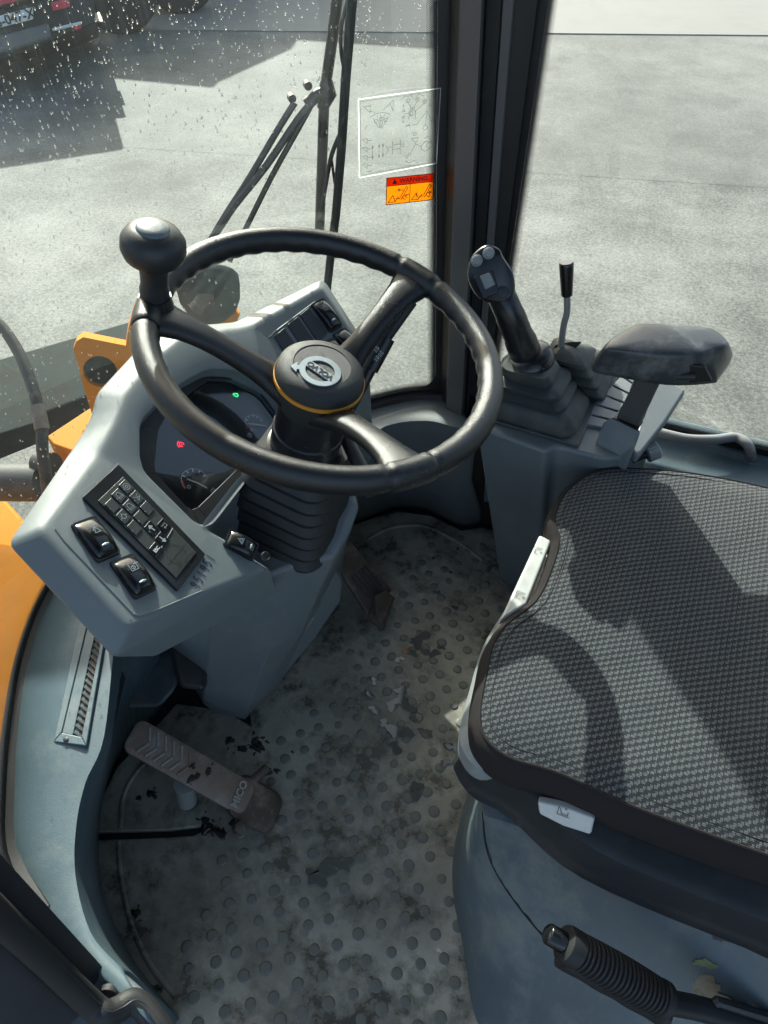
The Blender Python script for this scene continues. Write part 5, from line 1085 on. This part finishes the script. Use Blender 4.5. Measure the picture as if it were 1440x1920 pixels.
G().tube(smoothline([gp(u, v, .02) for u, v in ((655, -10), (640, 50), (640, 100), (648, 140)) ], 4), .0028, 8).obj('blade_yoke', M['black'], wi)
G().tube(smoothline([gp(u, v, .02) for u, v in ((600, 410), (612, 340), (622, 290), (638, 250))], 4), .0035, 8).obj('blade_yoke', M['black'], wi)
G().tube(smoothline([gp(u, v, .02) for u, v in ((622, 300), (628, 345), (634, 362))], 4), .0022, 8).obj('blade_yoke', M['black'], wi)
# stickers on the inside of the glass
def sq(u, v, off=-.003): return gl(u, v, off)[0]
def stickB(c4):
    P = [sq(*c) for c in c4]; X = ((P[1]-P[0])+(P[2]-P[3])).normalized(); n = X.cross((P[0]-P[3])).normalized(); n = n if n.dot(CC-P[0]) > 0 else -n; Y = n.cross(X); Y = Y if Y.dot(P[0]-P[3]) > 0 else -Y
    return P, X, Y, n
c4 = ((672, 186), (826, 165), (818, 306), (674, 333)); P, X, Y, n = stickB(c4)
s1_ = thing('clear_instruction_sticker', 'clear instruction sticker with fine line drawings on the windscreen', 'sticker', P[3])
def bl(P, s_, t_, l=0): return P[3].lerp(P[2], s_).lerp(P[0].lerp(P[1], s_), t_)+n*l
G().add([p+n*.0002 for p in P], [(0, 1, 2, 3)]).obj('film', M['film'], s1_, smooth=0)
g = G()
for s0_, s1__ in (((0, 0), (1, 0)), ((1, 0), (1, 1)), ((1, 1), (0, 1)), ((0, 1), (0, 0))): g.ribbon([bl(P, *s0_, .0006), bl(P, *s1__, .0006)], .0014, n)
g.obj('white_border', M['film_white'], s1_)
g = G()
def ln(*pp, w=.0004): g.ribbon([bl(P, x, y, .0006) for x, y in pp], w, n)
ln((.02, .03), (.97, .03), (.97, .97), (.02, .97), (.02, .03))
def ci(cx, cy, r, a0=0, a1=360): ln(*circ2(cx, cy, r, 12, a0, a1))
ln((.06, .90), (.14, .90), (.14, .82), (.06, .90)); ln((.14, .84), (.2, .81)); ln((.30, .83), (.38, .9), (.42, .93), (.42, .80), (.38, .9)); ci(.26, .60, .2, 50, 130)
for a_ in (55, 75, 90, 105, 125): ln((.27+.03*math.cos(math.radians(a_)), .58+.03*math.sin(math.radians(a_))), (.27+.17*math.cos(math.radians(a_)), .58+.2*math.sin(math.radians(a_))))
for a_ in (60, 90, 120): c = (.27+.12*math.cos(math.radians(a_)), .58+.14*math.sin(math.radians(a_))); ln((c[0]-.015, c[1]-.02), (c[0]+.015, c[1]-.02), (c[0]+.015, c[1]+.02), (c[0]-.015, c[1]+.02), (c[0]-.015, c[1]-.02))
ci(.60, .90, .025); ci(.72, .90, .025); ci(.81, .86, .025); ci(.645, .80, .014); ci(.675, .80, .014); ci(.66, .74, .04); ln((.62, .76), (.62, .66)); ln((.70, .76), (.70, .66)); ln((.64, .76), (.66, .76), (.66, .71), (.64, .71), (.64, .76))
ln((.60, .875), (.64, .82)); ln((.72, .875), (.68, .82)); ln((.81, .84), (.70, .76)); ln((.55, .74), (.62, .74)); ln((.55, .80), (.53, .77), (.57, .77), (.55, .80)); ln((.55, .68), (.53, .71), (.57, .71), (.55, .68))
ln((.84, .78), (.88, .82), (.93, .70), (.95, .60), (.90, .60), (.88, .66), (.84, .74), (.84, .78)); ln((.84, .73), (.72, .58), (.66, .58)); ci(.83, .52, .03); ln((.83, .55), (.84, .70))
for k in range(4): y_ = .10+.11*k; ln((.04, y_+.07), (.10, y_+.07), (.10, y_+.005), (.04, y_+.07)); ln((.10, y_+.04), (.16, y_+.04))
for x_ in (.17, .25, .30): ln((x_, .22), (x_, .40)); ln((x_-.008, .36), (x_, .40), (x_+.008, .36)); ln((x_-.008, .26), (x_, .22), (x_+.008, .26))
ln((.33, .24), (.37, .30), (.33, .38)); ln((.42, .24), (.42, .42)); ln((.52, .22), (.52, .42)); ln((.42, .36), (.52, .36)); ln((.42, .30), (.52, .30)); ln((.36, .34), (.41, .34)); ln((.53, .35), (.58, .35)); ln((.53, .32), (.58, .32))
ci(.70, .46, .02); ln((.66, .40), (.74, .41), (.72, .34), (.66, .40)); ln((.72, .34), (.66, .22)); ln((.72, .32), (.79, .28)); ln((.82, .38), (.88, .40), (.92, .33), (.86, .30), (.86, .24)); ln((.79, .24), (.84, .20), (.92, .24), (.93, .30), (.84, .34), (.79, .28), (.79, .24)); ci(.64, .20, .018); ci(.61, .17, .018)
ln((.58, .12), (.64, .08), (.70, .10), (.76, .05)); ln((.07, .62), (.10, .66)); ln((.52, .92), (.56, .96), (.6, .95), (.64, .96), (.66, .93)); ln((.7, .94), (.74, .96), (.80, .93))
g.obj('line_drawing', M['stk_black'], s1_)
for s_, x_, y_, z_ in (('L', .60, .90, .0042), ('H', .72, .90, .0042), ('N', .81, .86, .0042), ('F', .55, .84, .004), ('R', .55, .64, .004), ('3/4', .61, .585, .005), ('1113087', .12, .06, .0026)):
    text('print', s_, (bl(P, x_, y_, .0005), X, Y, n), z_, M['stk_black'], s1_, .00005)
c4 = ((725, 334), (814, 325), (811, 374), (724, 384)); P, X, Y, n = stickB(c4)
s2_ = thing('warning_sticker', 'small orange WARNING sticker with loader arm pictograms on the windscreen', 'sticker', P[3])
G().add([p+n*.0002 for p in P], [(0, 1, 2, 3)]).obj('sticker_face', M['stk_orange'], s2_, smooth=0)
G().add([bl(P, *q, .0004) for q in ((0, .70), (1, .70), (1, 1), (0, 1))], [(0, 1, 2, 3)]).obj('header', M['stk_red'], s2_, smooth=0)
g = G(); w_ = .0007
def ln(*pp, w=.0011): g.ribbon([bl(P, x, y, .0006) for x, y in pp], w, n)
ln((0, 0), (1, 0), (1, 1), (0, 1), (0, 0), w=.0013); ln((0, .7), (1, .7)); ln((.5, 0), (.5, .7))
for dx_ in (0, .5):
    ln((.04+dx_, .08), (.14+dx_, .34), (.19+dx_, .08), (.04+dx_, .08)); ln((.19+dx_, .10), (.26+dx_, .24), (.24+dx_, .28)); ln((.20+dx_, .20), (.28+dx_, .18), (.42+dx_, .62), (.45+dx_, .56), (.31+dx_, .12)); ln((.42+dx_, .62), (.45+dx_, .56)); ln(*circ2(.44+dx_, .22, .09, 10, 60, 250))
ln((.36, .50), (.24, .52), w=.0013); ln((.28, .46), (.24, .52), (.28, .57)); ln((.93, .34), (.93, .12), w=.0013); ln((.90, .28), (.93, .34), (.96, .28)); ln((.64, .30), (.64, .12), w=.0009); ln(*circ2(.43, .24, .03, 8, 60, 300))
g.add([bl(P, *q, .0006) for q in ((.12, .76), (.22, .76), (.17, .95))], [(0, 1, 2)])
g.obj('pictograms', M['stk_black'], s2_)
text('warning_text', 'WARNING', (bl(P, .57, .85, .0006), X, Y, n), .0092, M['stk_black'], s2_, .0001, bold=.0002)
# rain drops on the outer face
dr_ = G(); rd = random.Random(3)
def drop(c, n, rw_, rl, h):
    zx = _Z; X_ = n.cross(zx).normalized(); Y_ = X_.cross(n).normalized(); Y_ = Y_ if Y_.z > 0 else -Y_; ph = rd.uniform(-.3, .3); m_ = 8; rg = []
    for s_, hh in ((1, -.0001), (.92, h*.45), (.6, h*.9), (.15, h)):
        rg.append([c+n*hh+(X_*math.cos(a_)*rw_*(1-.25*math.sin(a_))+Y_*math.sin(a_)*rl)*s_ for a_ in (2*math.pi*k/m_+ph for k in range(m_))])
    dr_.loft(rg)
cnt = 0
while cnt < 1800:
    u, v_ = rd.uniform(-40, 700), rd.uniform(-40, 1000)
    if u > 560 and rd.random() < .5 and v_ > 200: continue
    if v_ > 640 and u > 260: continue
    if v_ > 260 and rd.random() < .45: continue
    p_, n_ = gl(u, v_, .001); k = dep(p_)/.95; big_ = rd.random()**2
    drop(p_, n_, (.0005+.0007*big_)*k, (.0007+.0022*big_)*k, .0003+.0004*big_); cnt += 1
for _ in range(160):
    u, v_ = rd.uniform(665, 830), rd.uniform(-20, 160); p_, n_ = gl(u, v_, .001); drop(p_, n_, .0007, .0012, .0004)
tag(dr_.obj('rain_drops', M['drop'], smooth=60), 'small rain drops and runs on the outside of the windscreen', kind='stuff')
# yellow loader front end seen through the glass
bo = thing('loader_body_cover', 'smooth yellow-orange body panel outside the lower left windscreen', 'body panel', (-1.1, .6, -.3))
q = [GP[k]+outn(k)*.035-_Z*.09 for k in range(31, len(GP), 2)]+[V((-.40, -.06, .21)), V((-.5, -.35, .19)), V((-1.3, -.3, .19))]+[at(-160, 985, z=.2), at(0, 1003, z=.2), at(60, 1015, z=.2)]
g = G(); bc = sum(q, V((0, 0, 0)))/len(q)
g.loft([[p+V((0, 0, -.9)) for p in q], [p+V((0, 0, -.05)) for p in q], [p.lerp(bc, .03)+V((0, 0, -.012)) for p in q], [p.lerp(bc, .1)+V((0, 0, .0)) for p in q]]); g.obj('cover_panel', M['orange'], bo, smooth=60)
lug = thing('lifting_lug', 'yellow-orange steel lug plate with round eye outside the windscreen', 'lug', at(190, 700, d=1.7))
o_ = at(188, 697, d=1.62); nl = V((.60, -.74, .30)).normalized()
lp_ = [(137, 655), (143, 640), (156, 632), (236, 648), (240, 618), (252, 578), (276, 566), (320, 640), (330, 790), (180, 800), (164, 750)]
LPt = [onp(u, v, o_, nl) for u, v in lp_]; hcen = onp(188, 697, o_, nl); hX = nl.cross(_Z).normalized(); hY = hX.cross(nl)
hl = [hcen+(hX*math.cos(a_)+hY*math.sin(a_))*.036 for a_ in (2*math.pi*k/28 for k in range(28))]
B_ = (hX, hY); flat = lambda p: V(((p-o_).dot(hX), (p-o_).dot(hY)))
class _P:
    def __init__(s, x, y): s.x = x; s.y = y
f2d = [_P(*flat(p)) for p in LPt]; h2d = [_P(*flat(p)) for p in hl]
vs, fs = cdt(f2d, [h2d], [])
vv = [o_+hX*p.x+hY*p.y for p in vs]; thk = -nl*.045
g = G(); g.add(vv, fs); g.add([p+thk for p in vv], fs); g.loft([LPt, [p+thk for p in LPt]], False, False); g.loft([hl, [p+thk for p in hl]], False, False)
g.obj('lug_plate', M['orange'], lug, smooth=20)
G().lathe(hcen+thk*.6, nl, [(.0365, 0), (.0365, .004)], 28).obj('pin_face', M['attach'], lug)
blk = thing('mounting_block', 'sunlit yellow steel block on the loader frame below the lug', 'block', at(120, 830, d=1.5))
q = [at(u, v, z=.06) for u, v in ((87, 818), (172, 762), (230, 790), (150, 850), (100, 832))]
G().prism(q, (0, 0, -.10)).obj('block', M['orange'], blk, bevel=.004)
G().tube([at(95, 858, z=-.05), at(110, 880, z=-.1), at(140, 900, z=-.1)], .02, 10).obj('block_foot', M['orange'], blk)
arm = thing('lower_frame_arm', 'yellow-orange frame arm at the left edge behind a hose', 'frame arm', at(10, 960, d=1.5))
G().prism([at(u, v, z=-.15) for u, v in ((-120, 880), (0, 925), (55, 985), (30, 1060), (-120, 1060))], (0, 0, -.3)).obj('arm_plate', M['orange'], arm, bevel=.01)
att = thing('tool_carrier', 'dull dark green-grey cross beam of the loader attachment', 'attachment', at(100, 720, z=-.3))
q = [at(-160, 716, z=-.45), at(0, 679, z=-.45), at(165, 630, z=-.45), at(330, 575, z=-.45)]; q2 = [at(-160, 870, z=-.45), at(0, 832, z=-.45), at(165, 752, z=-.45), at(330, 680, z=-.45)]
G().prism([q[0], q[3], q2[3], q2[0]], (0, 0, -.12)).obj('cross_beam', M['attach'], att, bevel=.02)
G().prism([at(u, v, z=-.44) for u, v in ((-100, 730), (10, 688), (58, 720), (70, 806), (-100, 860))], (0, 0, .03)).obj('dark_plate', M['attach'], att, bevel=.008)
wh = thing('work_lamp', 'black round work lamp on a yellow bracket ahead of the dashboard', 'lamp', at(390, 545, d=1.75))
wl0 = at(392, 548, d=1.75); wd = V((-.35, .55, .55)).normalized()
G().lathe(wl0, wd, [(.03, -.07), (.058, -.05), (.072, -.02), (.076, .01), (.076, .035), (.070, .042), (.066, .040), (.03, .05), (.001, .052)], 32).obj('lamp_shell', M['attach'], wh, smooth=50)
G().prism([at(u, v, d=1.85) for u, v in ((322, 610), (350, 588), (436, 572), (450, 590), (430, 640), (322, 660))], (-.03, .05, -.03)).obj('lamp_bracket', M['orange'], wh, bevel=.005)
G().tube([at(366, 582, d=1.7), at(380, 562, d=1.69), at(398, 560, d=1.7)], .018, 10).obj('lamp_mount', M['rustdark'], wh)
la = thing('shade_lift_arm', 'unseen yellow-orange lift arm added beyond the left frame edge to shade the sill', 'lift arm', (-1.7, 1.45, .85))
G().prism([(-1.594, 1.53, .85), (-1.798, 1.353, .85), (-1.86, 1.42, .85), (-1.66, 1.60, .85)], (0, 0, .42)).obj('shade_beam', M['orange'], la, bevel=.01)  # unseen beam added to shade the left sill, body cover and floor
G().prism([(-1.80, 1.35, .86), (-1.90, 1.37, .86), (-1.66, -.30, .86), (-1.56, -.30, .86)], (0, 0, .26)).obj('arm_link', M['orange'], la, bevel=.01)
G().prism([(-1.70, -.18, -.7), (-1.56, -.18, -.7), (-1.56, -.34, -.7), (-1.70, -.34, -.7)], (0, 0, 1.57)).obj('arm_post', M['orange'], la, bevel=.01)
ho = thing('hydraulic_hose', 'worn black hydraulic hose curving down outside the windscreen', 'hose', at(60, 740, d=1.45))
G().tube(smoothline([at(u, v, d=d_) for u, v, d_ in ((-60, 560, 1.5), (0, 610, 1.47), (32, 655, 1.45), (52, 700, 1.43), (68, 750, 1.42), (78, 800, 1.42), (80, 850, 1.43), (88, 910, 1.46), (96, 990, 1.5))], 5), .0115, 12).obj('hose', M['hoseb'], ho)
G().tube([at(70, 760, d=1.42), at(79, 805, d=1.42)], .0145, 12).obj('hose_sleeve', M['rust'], ho)
cy = thing('hydraulic_cylinder', 'pale dusty cylinder lying behind the hose at the left', 'cylinder', at(50, 900, d=1.7))
G().tube([at(-90, 905, d=1.75), at(84, 905, d=1.7)], .045, 24).obj('barrel', M['boot'], cy)
G().tube([at(75, 870, d=1.7), at(98, 872, d=1.68)], .03, 16).obj('gland', M['hoseb'], cy)

# ============================================================ PARKED VEHICLES (top left) AND THEIR SHADOWS
def srcpt(u, v, h):                                                  # point at height h above the yard whose shadow falls at the pixel
    p = at(u, v, z=GZ); return p+SD*(h/SD.z)
tr = thing('flatbed_truck', 'large grey truck parked across the yard, only its shadow and wheels in view', 'truck', at(300, -80, z=GZ))
A, B_ = srcpt(900, 100, 3.0), srcpt(548, 76, 3.0); dd = V((-.25, 1, 0)).normalized()*2.4
G().prism([A, B_, B_+dd, A+dd], (0, 0, -2.2)).obj('cargo_box', M['vanpaint'], tr, bevel=.03)
A, B_, C3 = srcpt(390, 166, 2.2), srcpt(168, 145, 2.2), srcpt(548, 94, 2.2)
G().prism([A, B_, B_+dd*1.5, C3+dd*1.5, C3], (0, 0, -1.9)).obj('load_bed', M['vanpaint'], tr, bevel=.03)
G().lathe(srcpt(383, 158, 2.25)-V((0, 0, .1)), (1, 0, 0), [(.12, -.1), (.12, .1)], 14).obj('mirror', M['black'], tr)
vn = thing('parked_van', 'dark vehicle rear with FS-047-XE number plate at top left', 'vehicle', at(40, 40, z=GZ))
A, B_, C3 = srcpt(187, 228, 1.9), srcpt(192, 184, 1.9), srcpt(-60, 310, 1.9)
G().prism([A, B_, srcpt(125, 176, 1.9), srcpt(175, 143, 1.9), srcpt(230, 60, 1.9), srcpt(-100, 20, 1.9), srcpt(-260, 200, 1.9), C3], (0, 0, -.7)).obj('upper_body', M['vanpaint'], vn, bevel=.03)
pn_ = (V((0, 0, 0))-V((-.72, .68, 0))).normalized(); po = at(33, 32, z=-.5)
nn = V((.62, -.72, .32)).normalized()
q = [onp(u, v, po, nn) for u, v in ((-18, 34), (62, 13), (62, 36), (-18, 56))]
G().prism([p-nn*.02 for p in q], nn*.02).obj('number_plate', M['white'], vn, bevel=.004)
Xp = (q[1]-q[0]).normalized(); text('plate_text', 'FS-047-XE', (onp(29, 34, po, nn)+nn*.004, Xp, nn.cross(Xp), nn), .098, M['stk_black'], vn, .002, bold=.002)
G().prism([onp(u, v, po, nn)-nn*.03 for u, v in ((-220, 66), (96, -18), (120, -160), (-220, -160))], -nn*1.2).obj('rear_body', M['creampaint'], vn, bevel=.04)
G().prism([onp(u, v, po, nn)+nn*.02 for u, v in ((-220, 122), (0, 66), (92, 42), (96, 74), (0, 104), (-220, 165))], -nn*.35).obj('bumper', M['vanpaint'], vn, bevel=.03)
G().prism([onp(u, v, po, nn)-nn*.1 for u, v in ((-220, 70), (170, -30), (180, 40), (92, 76), (-220, 160))], -nn*1.3).obj('underbody', M['dark'], vn, bevel=.02)
G().prism([onp(u, v, po, nn)+nn*.003 for u, v in ((-18, 35), (-1, 31), (-1, 52), (-18, 55))], nn*.003).obj('plate_band', M['ink'], vn)
G().prism([onp(u, v, po, nn)+nn*.01 for u, v in ((-10, 0), (28, -10), (30, 4), (-10, 12))], nn*.01).obj('red_sign', M['redlens'], vn)
for q4 in (((96, 6), (130, -4), (132, 14), (100, 22)), ((138, 50), (152, 47), (153, 55), (139, 58))):
    G().prism([onp(u, v, po, nn)+nn*.01 for u, v in q4], nn*.03).obj('tail_lamp', M['redlens'], vn, bevel=.005)
G().prism([at(u, v, z=-.6) for u, v in ((150, 36), (186, 22), (193, 40))], (-.03, .03, -.02)).obj('pale_flap', M['timber'], vn)
G().tube([at(98, 56, z=-.62), at(152, 43, z=-.6)], .012, 8).obj('rod', M['white'], vn)
def wheel(parent, u, v, r, w, ax=V((.55, -.83, 0))):
    c = at(u, v, z=GZ)+V((0, 0, r)); t = bpy.data.objects.new('wheel', None); COL.objects.link(t); t.parent = parent; ORG[t.name] = c; t.location = c-ORG[parent.name]; ax = ax.normalized()
    G().lathe(c-ax*w/2, ax, [(r*.62, 0), (r*.93, 0), (r, w*.15), (r, w*.85), (r*.93, w), (r*.62, w)], 36).obj('tyre', M['tyre'], t)
    G().lathe(c+ax*w*.2, ax, [(r*.60, 0), (r*.60, w*.25), (r*.5, w*.1), (r*.2, w*.12), (r*.18, w*.3), (.01, w*.3)], 24).obj('rim', M['vanpaint'], t)
wheel(vn, 235, 60, .42, .26); wheel(tr, 345, 22, .42, .3)
